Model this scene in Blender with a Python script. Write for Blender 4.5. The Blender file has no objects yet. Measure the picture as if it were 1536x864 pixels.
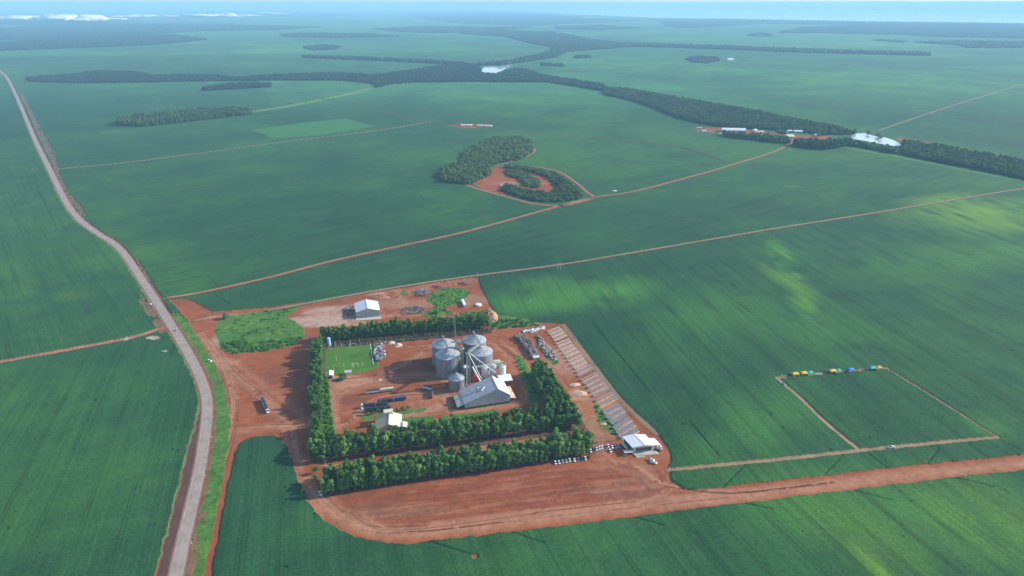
import bpy, bmesh, math, random
import numpy as np
from mathutils import Vector, Matrix
R = math.radians
random.seed(7); rng = np.random.default_rng(7)
SC = bpy.context.scene
COL = SC.collection

# ------------------------------------------------------------------ camera, light
F, HZ, HC = 1050.0, 5.5, 340.0            # focal length and horizon row in photo pixels (1536x864), flight height in metres
PIT = math.atan((432 - HZ) / F)
cam = bpy.data.objects.new('camera', bpy.data.cameras.new('camera')); COL.objects.link(cam)
cam.location = (0, 0, HC); cam.rotation_euler = (math.pi / 2 - PIT, 0, 0)
cam.data.sensor_width = 36; cam.data.lens = F / 1536 * 36
cam.data.clip_start = 1; cam.data.clip_end = 500000
SC.camera = cam
SUN_EL, SUN_AZ = R(25), math.atan2(0.97, 0.24)      # azimuth from +Y clockwise
SKY, SUN, EXPO, HAZE = 0.13, 4.0, 0.80, 1 / 13000.0
HAZE_COL = (0.40, 0.73, 1.0, 1)
w = bpy.data.worlds.new("World"); SC.world = w; w.use_nodes = True
nt = w.node_tree; bg = nt.nodes['Background']
sky = nt.nodes.new('ShaderNodeTexSky'); sky.sky_type = 'NISHITA'; sky.sun_disc = False
sky.sun_elevation = SUN_EL; sky.sun_rotation = SUN_AZ; sky.altitude = 400
sky.air_density = 1.0; sky.dust_density = 0.8; sky.ozone_density = 1.5
nt.links.new(sky.outputs[0], bg.inputs[0]); bg.inputs[1].default_value = SKY
sd = bpy.data.lights.new('sun', 'SUN'); sd.energy = SUN; sd.angle = R(0.8); sd.color = (1, 0.95, 0.87)
sun = bpy.data.objects.new('sun', sd); COL.objects.link(sun); sun.location = (300, 500, 800)
sdir = Vector((math.sin(SUN_AZ) * math.cos(SUN_EL), math.cos(SUN_AZ) * math.cos(SUN_EL), math.sin(SUN_EL)))
sun.rotation_euler = sdir.to_track_quat('Z', 'Y').to_euler()
SC.view_settings.view_transform = 'Standard'; SC.view_settings.look = 'None'
SC.view_settings.exposure = EXPO; SC.view_settings.gamma = 1; SC.view_settings.use_curve_mapping = False
SC.render.engine = 'CYCLES'
SC.cycles.use_denoising = True; SC.cycles.denoising_prefilter = 'NONE'; SC.cycles.denoising_input_passes = 'RGB_ALBEDO_NORMAL'; SC.cycles.use_adaptive_sampling = False
SC.cycles.volume_bounces = 2; SC.cycles.max_bounces = 8; SC.cycles.diffuse_bounces = 2

# ------------------------------------------------------------------ photo pixel -> place on the ground
cp, sp = math.cos(PIT), math.sin(PIT)
def at(px, py, z=0.0):
    a = (px - 768) / F; b = (432 - py) / F
    dy = cp + b * sp; dz = -sp + b * cp
    t = (z - HC) / dz
    return Vector((a * t, dy * t, z))
def px_of(X, Y, Z=0.0):
    dep = Y * cp + (HC - Z) * sp
    up = Y * sp - (HC - Z) * cp
    return 768 + F * X / dep, 432 - F * up / dep
def tall(px, py, pytop):
    """height of something upright whose foot is at (px,py) and top at row pytop"""
    y = at(px, py).y; b = (432 - pytop) / F
    return HC + y * (-sp + b * cp) / (cp + b * sp)

# ------------------------------------------------------------------ materials
MATS = {}
def new_mat(name):
    m = bpy.data.materials.new(name); m.use_nodes = True
    return m, m.node_tree, m.node_tree.nodes['Principled BSDF']
def N(nt, t, **kw):
    n = nt.nodes.new(t)
    for k, v in kw.items(): setattr(n, k, v)
    return n
def mat(name, col, rough=0.7, metal=0.0, var=0.15, scale=0.8, spec=0.3, wave=None, bump=0.0, dust=0.0):
    """procedural paint / metal / fabric: a base colour broken up by noise, optional ribs"""
    if name in MATS: return MATS[name]
    m, nt, p = new_mat(name)
    p.inputs['Roughness'].default_value = rough; p.inputs['Metallic'].default_value = metal
    p.inputs['Specular IOR Level'].default_value = spec
    tc = N(nt, 'ShaderNodeTexCoord')
    nz = N(nt, 'ShaderNodeTexNoise'); nz.inputs['Scale'].default_value = scale; nz.inputs['Detail'].default_value = 6
    nt.links.new(tc.outputs['Object'], nz.inputs['Vector'])
    rp = N(nt, 'ShaderNodeValToRGB')
    a = [max(0, c * (1 - var)) for c in col]; b = [min(1, c * (1 + var)) for c in col]
    rp.color_ramp.elements[0].position = 0.3; rp.color_ramp.elements[1].position = 0.7
    rp.color_ramp.elements[0].color = (*a, 1); rp.color_ramp.elements[1].color = (*b, 1)
    nt.links.new(nz.outputs[0], rp.inputs[0])
    out = rp.outputs[0]
    if wave:
        wv = N(nt, 'ShaderNodeTexWave'); wv.bands_direction = wave[0]; wv.inputs['Scale'].default_value = wave[1]
        nt.links.new(tc.outputs['Object'], wv.inputs['Vector'])
        mx = N(nt, 'ShaderNodeMix', data_type='RGBA', blend_type='MULTIPLY'); mx.inputs[0].default_value = wave[2]
        nt.links.new(out, mx.inputs[6]); nt.links.new(wv.outputs[0], mx.inputs[7]); out = mx.outputs[2]
    if dust:
        mp = N(nt, 'ShaderNodeMapping'); mp.inputs['Scale'].default_value = (0.5, 0.5, 0.09); nt.links.new(tc.outputs['Object'], mp.inputs[0])
        n2 = N(nt, 'ShaderNodeTexNoise'); n2.inputs['Scale'].default_value = 1.0; n2.inputs['Detail'].default_value = 5; nt.links.new(mp.outputs[0], n2.inputs['Vector'])
        r2 = N(nt, 'ShaderNodeMapRange'); r2.inputs[1].default_value = .42; r2.inputs[2].default_value = .68; r2.inputs[4].default_value = dust; nt.links.new(n2.outputs[0], r2.inputs[0])
        m2 = N(nt, 'ShaderNodeMix', data_type='RGBA'); m2.inputs[7].default_value = (.27, .17, .12, 1)
        nt.links.new(r2.outputs[0], m2.inputs[0]); nt.links.new(out, m2.inputs[6]); out = m2.outputs[2]
    nt.links.new(out, p.inputs['Base Color'])
    if bump:
        bp = N(nt, 'ShaderNodeBump'); bp.inputs['Strength'].default_value = bump
        nt.links.new(nz.outputs[0], bp.inputs['Height']); nt.links.new(bp.outputs[0], p.inputs['Normal'])
    MATS[name] = m
    return m

def ground_mat(name, kind):
    m, nt, p = new_mat(name)
    p.inputs['Roughness'].default_value = 0.95; p.inputs['Specular IOR Level'].default_value = 0.1
    at_ = N(nt, 'ShaderNodeAttribute', attribute_name='tint')
    row = N(nt, 'ShaderNodeAttribute', attribute_name='row')
    geo = N(nt, 'ShaderNodeNewGeometry')
    L = nt.links
    def noise(vec, sc, det=4, rough=0.6):
        n = N(nt, 'ShaderNodeTexNoise'); n.inputs['Scale'].default_value = sc; n.inputs['Detail'].default_value = det
        n.inputs['Roughness'].default_value = rough; L.new(vec, n.inputs['Vector']); return n.outputs[0]
    def mrange(v, a, b, c, d):
        r = N(nt, 'ShaderNodeMapRange'); r.inputs[1].default_value = a; r.inputs[2].default_value = b
        r.inputs[3].default_value = c; r.inputs[4].default_value = d; L.new(v, r.inputs[0]); return r.outputs[0]
    def mul(a, b):
        q = N(nt, 'ShaderNodeMath', operation='MULTIPLY'); L.new(a, q.inputs[0]); L.new(b, q.inputs[1]); return q.outputs[0]
    fine = mrange(noise(geo.outputs['Position'], 0.55, 5, 0.7), 0.28, 0.72, 0.62 if kind == 'crop' else 0.8, 1.36 if kind == 'crop' else 1.2)
    mp = N(nt, 'ShaderNodeMapping'); L.new(row.outputs['Vector'], mp.inputs[0])
    mp.inputs['Scale'].default_value = (0.40, 0.004, 1) if kind == 'crop' else (0.5, 0.03, 1)
    st = mrange(noise(mp.outputs[0], 1.0, 4, 0.6), 0.3, 0.7, *((0.80, 1.20) if kind == 'crop' else (0.97, 1.03)))
    f = mul(fine, st)
    if kind == 'crop':
        sx = N(nt, 'ShaderNodeSeparateXYZ'); L.new(row.outputs['Vector'], sx.inputs[0])
        pp = N(nt, 'ShaderNodeMath', operation='PINGPONG'); pp.inputs[1].default_value = 14.0; L.new(sx.outputs[0], pp.inputs[0])
        sb = N(nt, 'ShaderNodeMath', operation='SUBTRACT'); L.new(pp.outputs[0], sb.inputs[0]); sb.inputs[1].default_value = 1.2
        ab = N(nt, 'ShaderNodeMath', operation='ABSOLUTE'); L.new(sb.outputs[0], ab.inputs[0])
        tl = mrange(ab.outputs[0], 0.25, 0.6, 1.0, 0.0)
        md = mrange(noise(geo.outputs['Position'], 0.012, 3), 0.40, 0.6, 0.05, 0.5)
        q = mul(tl, md)
        iv = N(nt, 'ShaderNodeMath', operation='SUBTRACT'); iv.inputs[0].default_value = 1.0; L.new(q, iv.inputs[1])
        f = mul(f, iv.outputs[0])
    vm = N(nt, 'ShaderNodeVectorMath', operation='SCALE'); L.new(at_.outputs['Color'], vm.inputs[0]); L.new(f, vm.inputs['Scale'])
    L.new(vm.outputs[0], p.inputs['Base Color'])
    bp = N(nt, 'ShaderNodeBump'); bp.inputs['Strength'].default_value = 0.6; bp.inputs['Distance'].default_value = 0.5 if kind == 'crop' else 0.15
    L.new(noise(geo.outputs['Position'], 0.9, 4), bp.inputs['Height']); L.new(bp.outputs[0], p.inputs['Normal'])
    return m

def leaf_mat(name, a, b, c=None, scale=0.22):
    if name in MATS: return MATS[name]
    m, nt, p = new_mat(name); L = nt.links
    p.inputs['Roughness'].default_value = 0.7; p.inputs['Specular IOR Level'].default_value = 0.2
    geo = N(nt, 'ShaderNodeNewGeometry'); oi = N(nt, 'ShaderNodeObjectInfo')
    nz = N(nt, 'ShaderNodeTexNoise'); nz.inputs['Scale'].default_value = scale; nz.inputs['Detail'].default_value = 6; nz.inputs['Roughness'].default_value = 0.72
    L.new(geo.outputs['Position'], nz.inputs['Vector'])
    ad = N(nt, 'ShaderNodeMath', operation='MULTIPLY_ADD'); L.new(oi.outputs['Random'], ad.inputs[0]); ad.inputs[1].default_value = 0.42 if scale > .1 else 0.12; 
    L.new(nz.outputs[0], ad.inputs[2])
    rp = N(nt, 'ShaderNodeValToRGB'); e = rp.color_ramp.elements
    e[0].position, e[1].position = (0.42, 0.85) if scale > .1 else (0.36, 0.66); e[0].color = (*a, 1); e[1].color = (*b, 1)
    if c: x = e.new(0.97 if scale > .1 else .8); x.color = (*c, 1)
    L.new(ad.outputs[0], rp.inputs[0]); L.new(rp.outputs[0], p.inputs['Base Color'])
    tr = N(nt, 'ShaderNodeBsdfTranslucent'); L.new(rp.outputs[0], tr.inputs[0]); ms = N(nt, 'ShaderNodeMixShader'); ms.inputs[0].default_value = 0.4
    L.new(p.outputs[0], ms.inputs[1]); L.new(tr.outputs[0], ms.inputs[2]); L.new(ms.outputs[0], nt.nodes['Material Output'].inputs['Surface'])
    MATS[name] = m; return m

def water_mat(name='water', c=(0.55, 0.59, 0.60, 1)):  # pale default colour imitates bright sky reflected in the ponds
    m, nt, p = new_mat(name)
    p.inputs['Base Color'].default_value = c; p.inputs['Roughness'].default_value = 0.08
    p.inputs['Specular IOR Level'].default_value = 0.5
    geo = N(nt, 'ShaderNodeNewGeometry'); nz = N(nt, 'ShaderNodeTexNoise'); nz.inputs['Scale'].default_value = 0.1
    nt.links.new(geo.outputs['Position'], nz.inputs['Vector'])
    bp = N(nt, 'ShaderNodeBump'); bp.inputs['Strength'].default_value = 0.04
    nt.links.new(nz.outputs[0], bp.inputs['Height']); nt.links.new(bp.outputs[0], p.inputs['Normal'])
    return m

# ------------------------------------------------------------------ object helpers
def tag(o, label=None, cat=None, group=None, kind=None):
    if label: o['label'] = label
    if cat: o['category'] = cat
    if group: o['group'] = group
    if kind: o['kind'] = kind
    return o
def thing(name, label, cat, loc=(0, 0, 0), rz=0.0, group=None):
    o = bpy.data.objects.new(name, None); COL.objects.link(o); o.empty_display_size = 1
    o.location = loc; o.rotation_euler = (0, 0, rz)
    return tag(o, label, cat, group)
def raw(name, V, Fc, m, parent=None, smooth=False):
    me = bpy.data.meshes.new(name)
    me.from_pydata([tuple(v) for v in V], [], [tuple(f) for f in Fc]); me.update()
    for x in (m if isinstance(m, (list, tuple)) else [m]): me.materials.append(x)
    if smooth: me.polygons.foreach_set('use_smooth', [True] * len(me.polygons))
    o = bpy.data.objects.new(name, me); COL.objects.link(o)
    if parent: o.parent = parent
    return o
def np_mesh(name, V, quads, m, parent=None, nv=4):
    me = bpy.data.meshes.new(name); V = np.asarray(V, np.float32); Q = np.asarray(quads, np.int32).reshape(-1)
    me.vertices.add(len(V)); me.vertices.foreach_set('co', V.reshape(-1))
    n = len(Q) // nv
    me.loops.add(len(Q)); me.loops.foreach_set('vertex_index', Q)
    me.polygons.add(n); me.polygons.foreach_set('loop_start', np.arange(n, dtype=np.int32) * nv)
    me.update(calc_edges=True)
    me.materials.append(m)
    o = bpy.data.objects.new(name, me); COL.objects.link(o)
    if parent: o.parent = parent
    return o
class MB:
    def __init__(s): s.v = []; s.f = []
    def add(s, V, Fc):
        n = len(s.v); s.v += [Vector(v) for v in V]; s.f += [tuple(i + n for i in f) for f in Fc]; return s
    def box(s, c, d, rz=0.0, taper=1.0):
        x, y, z = d[0] / 2, d[1] / 2, d[2] / 2; cs, sn = math.cos(rz), math.sin(rz); V = []
        for k, q in ((-1, 1), (1, taper)):
            for a, b in ((-1, -1), (1, -1), (1, 1), (-1, 1)):
                u, v = a * x * q, b * y * q
                V.append((c[0] + u * cs - v * sn, c[1] + u * sn + v * cs, c[2] + k * z))
        return s.add(V, [(3, 2, 1, 0), (4, 5, 6, 7), (0, 1, 5, 4), (1, 2, 6, 5), (2, 3, 7, 6), (3, 0, 4, 7)])
    def poly_prism(s, P, z0, z1):
        n = len(P); V = [(p[0], p[1], z0) for p in P] + [(p[0], p[1], z1) for p in P]
        return s.add(V, [tuple(range(n))[::-1], tuple(range(n, 2 * n))] + [(i, (i + 1) % n, n + (i + 1) % n, n + i) for i in range(n)])
    def profile(s, P, y0, y1):
        """side profile in x,z pulled along y"""
        n = len(P); V = [(p[0], y0, p[1]) for p in P] + [(p[0], y1, p[1]) for p in P]
        return s.add(V, [tuple(range(n)), tuple(range(n, 2 * n))[::-1]] + [(i, n + i, n + (i + 1) % n, (i + 1) % n) for i in range(n)])
    def lathe(s, prof, n=32, c=(0, 0)):
        V = []; Fc = []
        for r, z in prof:
            for i in range(n):
                a = 2 * math.pi * i / n; V.append((c[0] + r * math.cos(a), c[1] + r * math.sin(a), z))
        for k in range(len(prof) - 1):
            for i in range(n):
                j = (i + 1) % n; Fc.append((k * n + i, k * n + j, (k + 1) * n + j, (k + 1) * n + i))
        Fc.append(tuple(range(n))[::-1]); Fc.append(tuple(range((len(prof) - 1) * n, len(prof) * n)))
        return s.add(V, Fc)
    def tube(s, p, q, r, n=6, r2=None):
        p, q = Vector(p), Vector(q); d = (q - p).normalized()
        u = d.orthogonal().normalized(); v = d.cross(u); r2 = r if r2 is None else r2
        V = [p + (u * math.cos(2 * math.pi * i / n) + v * math.sin(2 * math.pi * i / n)) * r for i in range(n)] + \
            [q + (u * math.cos(2 * math.pi * i / n) + v * math.sin(2 * math.pi * i / n)) * r2 for i in range(n)]
        return s.add(V, [tuple(range(n))[::-1], tuple(range(n, 2 * n))] + [(i, (i + 1) % n, n + (i + 1) % n, n + i) for i in range(n)])
    def beam(s, p, q, wd, ht):
        """rectangular bar between two points, standing upright"""
        p, q = Vector(p), Vector(q); d = (q - p).normalized(); sd = d.cross(Vector((0, 0, 1)))
        sd = sd.normalized() if sd.length > 1e-4 else Vector((1, 0, 0)); up = sd.cross(d)
        V = [e + sd * a * wd / 2 + up * b * ht / 2 for e in (p, q) for a, b in ((-1, -1), (1, -1), (1, 1), (-1, 1))]
        return s.add(V, [(0, 1, 2, 3), (7, 6, 5, 4), (0, 4, 5, 1), (1, 5, 6, 2), (2, 6, 7, 3), (3, 7, 4, 0)])
    def truss(s, p, q, wd, ht, r=0.12, step=3.0):
        p, q = Vector(p), Vector(q); d = q - p; Ln = d.length; d.normalize()
        sd = d.cross(Vector((0, 0, 1))); sd = sd.normalized() if sd.length > 1e-3 else Vector((1, 0, 0)); up = sd.cross(d)
        cs = [sd * a * wd / 2 + up * b * ht / 2 for a, b in ((-1, -1), (1, -1), (1, 1), (-1, 1))]
        for c in cs: s.tube(p + c, q + c, r, 4)
        n = max(1, round(Ln / step))
        for i in range(n + 1):
            e = p + d * Ln * i / n
            for k in range(4): s.tube(e + cs[k], e + cs[(k + 1) % 4], r * 0.7, 4)
            if i < n:
                e2 = p + d * Ln * (i + 1) / n
                for k in range(4): s.tube(e + cs[k], e2 + cs[(k + 1) % 4], r * 0.6, 4)
        return s
    def obj(s, name, m, parent=None, smooth=False): return raw(name, s.v, s.f, m, parent, smooth)
def copy_tree(o, parent=None):
    c = o.copy(); COL.objects.link(c)
    if parent: c.parent = parent
    for ch in o.children: copy_tree(ch, c)
    return c

# ------------------------------------------------------------------ numpy noise
def vnoise(x, y, sc, seed):
    g = np.random.default_rng(seed).random((256, 256), dtype=np.float32)
    x = x / sc; y = y / sc
    xi = np.floor(x).astype(np.int64); yi = np.floor(y).astype(np.int64)
    fx = (x - xi).astype(np.float32); fy = (y - yi).astype(np.float32)
    fx = fx * fx * (3 - 2 * fx); fy = fy * fy * (3 - 2 * fy)
    a = g[xi & 255, yi & 255]; b = g[(xi + 1) & 255, yi & 255]; c = g[xi & 255, (yi + 1) & 255]; d = g[(xi + 1) & 255, (yi + 1) & 255]
    return (a * (1 - fx) + b * fx) * (1 - fy) + (c * (1 - fx) + d * fx) * fy
def fbm(x, y, sc, seed, oc=4):
    r = 0; a = 0.5; t = 0
    for i in range(oc):
        r = r + a * vnoise(x, y, sc / 2 ** i, seed + i * 17); t += a; a *= 0.55
    return r / t
def sstep(a, b, x):
    t = np.clip((x - a) / (b - a), 0, 1); return t * t * (3 - 2 * t)
def pip(poly, x, y):
    xs = [p[0] for p in poly]; ys = [p[1] for p in poly]
    out = np.zeros(x.shape, bool)
    bb = (x >= min(xs)) & (x <= max(xs)) & (y >= min(ys)) & (y <= max(ys))
    if not bb.any(): return out
    u = x[bb]; v = y[bb]; r = np.zeros(u.shape, bool); n = len(poly)
    for i in range(n):
        x0, y0 = poly[i]; x1, y1 = poly[(i + 1) % n]
        if y0 == y1: continue
        c = ((y0 > v) != (y1 > v)) & (u < (x1 - x0) * (v - y0) / (y1 - y0) + x0)
        r ^= c
    out[bb] = r; return out
def smooth_line(P, n=8):
    P = [np.array(p, float) for p in P]; out = []
    for i in range(len(P) - 1):
        a = P[max(i - 1, 0)]; b = P[i]; c = P[i + 1]; d = P[min(i + 2, len(P) - 1)]
        for k in range(n):
            t = k / n
            out.append(0.5 * (2 * b + (c - a) * t + (2 * a - 5 * b + 4 * c - d) * t * t + (3 * b - a - 3 * c + d) * t ** 3))
    out.append(P[-1]); return out
def dist_line(P, x, y, far):
    """distance in metres from points to a world polyline, inf beyond `far`"""
    d = np.full(x.shape, 1e9, np.float32)
    for (x0, y0), (x1, y1) in zip(P[:-1], P[1:]):
        bb = (x > min(x0, x1) - far) & (x < max(x0, x1) + far) & (y > min(y0, y1) - far) & (y < max(y0, y1) + far)
        if not bb.any(): continue
        u = x[bb] - x0; v = y[bb] - y0; dx, dy = x1 - x0, y1 - y0; l2 = dx * dx + dy * dy + 1e-9
        t = np.clip((u * dx + v * dy) / l2, 0, 1)
        d[bb] = np.minimum(d[bb], np.hypot(u - t * dx, v - t * dy))
    return d
def wl(P, n=6): return [(at(*p).x, at(*p).y) for p in smooth_line(P, n)] if n else [(at(*p).x, at(*p).y) for p in P]

# ------------------------------------------------------------------ the layout, traced as places on the ground
ROAD = [(-60, 62), (-25, 88), (2, 108), (12, 119), (25, 145), (40, 180), (56, 217), (75, 255), (92, 290), (107, 315), (126, 335), (150, 352), (172, 366),
        (190, 385), (208, 412), (227, 441), (245, 469), (262, 496), (279, 524), (293, 550), (302, 570), (309, 592), (311, 615), (309, 640), (305, 670), (300, 701),
        (294, 730), (287, 760), (280, 790), (273, 820), (264, 864), (254, 910)]
YARD = [(253, 449), (285, 449), (320, 468), (400, 462), (470, 452), (560, 436), (640, 425), (716, 416), (722, 432), (738, 462), (745, 478), (760, 482), (850, 486), (882, 535),
        (932, 600), (970, 640), (990, 655), (1003, 672), (1007, 690), (1003, 705), (1010, 722), (1025, 733), (1060, 734), (1120, 726), (1250, 712), (1400, 695), (1536, 682), (1700, 665),
        (1700, 690), (1536, 705), (1400, 720), (1250, 738), (1120, 754), (1000, 769), (850, 788), (700, 806), (610, 817), (560, 813), (520, 801), (485, 780),
        (462, 752), (447, 718), (434, 680), (424, 660), (410, 653), (380, 656), (364, 662), (354, 680), (345, 720), (333, 780), (318, 864), (308, 920),
        (294, 920), (305, 864), (318, 800), (331, 740), (342, 680), (346, 635), (340, 590), (325, 550), (303, 515), (282, 480), (262, 458)]
VERGE = [(262, 470), (275, 482), (297, 515), (320, 553), (336, 592), (343, 635), (338, 680), (327, 740), (314, 800), (300, 864), (290, 920), (262, 920), (275, 864), (288, 800), (300, 745),
         (311, 690), (318, 640), (318, 605), (311, 575), (296, 540), (280, 512), (262, 482), (256, 472)]
SCRUB = [(322, 490), (332, 477), (370, 470), (425, 462), (452, 458), (440, 468), (428, 474), (445, 484), (458, 494), (456, 505), (440, 518), (398, 526), (352, 531), (332, 524), (326, 508)]
LAWN = [(486, 516), (520, 514), (558, 511), (566, 530), (568, 552), (545, 558), (520, 562), (497, 566), (487, 560)]
GRASS = [LAWN, [(772, 534), (779, 532), (790, 545), (805, 568), (814, 592), (808, 606), (796, 606), (786, 578)],
         [(540, 624), (560, 621), (600, 617), (640, 611), (640, 616), (590, 624), (545, 631)],
         [(596, 628), (625, 625), (650, 624), (654, 636), (620, 641), (594, 640)],
         [(660, 625), (700, 620), (745, 614), (748, 624), (700, 632), (660, 637)],
         [(646, 440), (665, 432), (695, 432), (705, 440), (690, 455), (660, 462), (640, 452)], [(690, 470), (735, 465), (735, 482), (690, 484)],
         [(598, 441), (606, 436), (612, 439), (606, 444)], [(735, 480), (790, 478), (812, 488), (735, 494)], [(735, 470), (775, 476), (800, 484), (740, 484)],
         [(425, 460), (520, 443), (480, 452), (440, 462)], [(630, 474), (660, 456), (680, 470), (650, 478)],
         [(890, 600), (930, 640), (925, 655), (900, 640)], [(800, 495), (812, 510), (838, 545), (828, 548), (808, 520)], [(486, 566), (494, 570), (500, 640), (508, 660), (488, 670), (482, 600)]]
TRACKS = [  # polyline, width m, colour key
    ([(250, 448), (300, 440), (400, 418), (500, 392), (600, 370), (700, 348), (820, 315), (890, 297), (950, 288), (1050, 262), (1100, 247), (1150, 232), (1178, 220), (1190, 211)], 6.5, 'red'),
    ([(295, 480), (330, 474), (400, 467), (520, 445), (620, 428), (716, 414), (840, 398), (960, 378), (1160, 344), (1300, 322), (1536, 283), (1700, 256)], 5.0, 'tan'),
    ([(-160, 570), (0, 543), (100, 525), (200, 506), (238, 494), (258, 488)], 6.5, 'red'),
    ([(87, 254), (200, 243), (330, 226), (450, 210), (560, 197), (645, 183)], 5, 'tan'),
    ([(380, 128), (430, 135), (490, 149), (560, 165), (640, 182), (715, 190), (830, 202), (1000, 218), (1055, 231), (1095, 245)], 5.5, 'dark'),
    ([(1003, 705), (1100, 696), (1200, 686), (1290, 676), (1400, 665), (1497, 656)], 4.2, 'tan'),
    ([(1166, 567), (1200, 596), (1240, 634), (1290, 676)], 3.8, 'tan'),
    ([(1166, 567), (1240, 560), (1330, 552)], 3.2, 'tan'),
    ([(1330, 552), (1400, 595), (1497, 656)], 2.4, 'tan'),
    ([(1318, 196), (1400, 168), (1470, 146), (1536, 126), (1700, 78)], 5, 'tan'),
    ([(1000, 125), (1150, 146), (1320, 165), (1536, 185), (1700, 200)], 6, 'dark'),
    ([(893, 297), (880, 288), (866, 276), (835, 257), (790, 250), (740, 250)], 6, 'red'),
    ([(893, 297), (845, 309), (800, 306), (760, 296), (716, 284), (700, 278)], 7, 'red'),
    ([(740, 250), (775, 240), (800, 230), (801, 222)], 5, 'tan'),
    ([(845, 488), (880, 533), (932, 600), (985, 650)], 5, 'tan'),
    ([(200, 62), (270, 85), (340, 108), (362, 117)], 4, 'dark')]
FURROWS = [((638, 811), (705, 832)), ((752, 794), (816, 815)), ((948, 776), (996, 789)), ((1282, 737), (1338, 751)), ((1415, 713), (1490, 731)), ((1118, 756), (1160, 765)),
           ((1117, 699), (1085, 730)), ((1265, 683), (1237, 711)), ((1408, 674), (1389, 698)), ((1300, 680), (1333, 704)), ((1034, 634), (1078, 684)), ((1500, 660), (1530, 676)),
           ((886, 482), (925, 530)), ((925, 530), (975, 590)), ((1070, 430), (1125, 470)), ((50, 260), (62, 300)), ((62, 300), (84, 340)), ((1205, 505), (1222, 520)), ((310, 415), (330, 432)), ((318, 440), (345, 458))]
SOILPATCH = [[(705, 272), (728, 258), (742, 251), (765, 251), (820, 262), (836, 280), (825, 294), (800, 300), (760, 293), (722, 284)],
             [(1036, 193), (1085, 190), (1160, 200), (1200, 204), (1255, 203), (1230, 210), (1190, 211), (1085, 199), (1055, 198)],
             [(670, 187), (690, 185), (738, 187), (740, 190), (712, 192), (690, 191)], [(1350, 206), (1460, 226), (1440, 226), (1345, 210)],
             [(80, 250), (88, 256), (101, 283), (114, 301), (130, 318), (128, 330), (108, 306), (94, 284)], [(30, 140), (35, 140), (58, 186), (78, 222), (90, 256), (84, 256), (62, 212), (44, 172)],
             [(205, 385), (230, 425), (247, 452), (237, 456), (212, 415)], [(212, 440), (235, 470), (255, 500), (240, 500), (225, 475), (208, 450)], [(216, 508), (226, 504), (238, 504), (243, 507), (233, 510)], [(180, 509), (192, 506), (200, 507), (190, 511)], [(243, 527), (250, 525), (253, 527), (247, 529)], [(706, 832), (716, 830), (720, 837), (710, 838)]]
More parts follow.
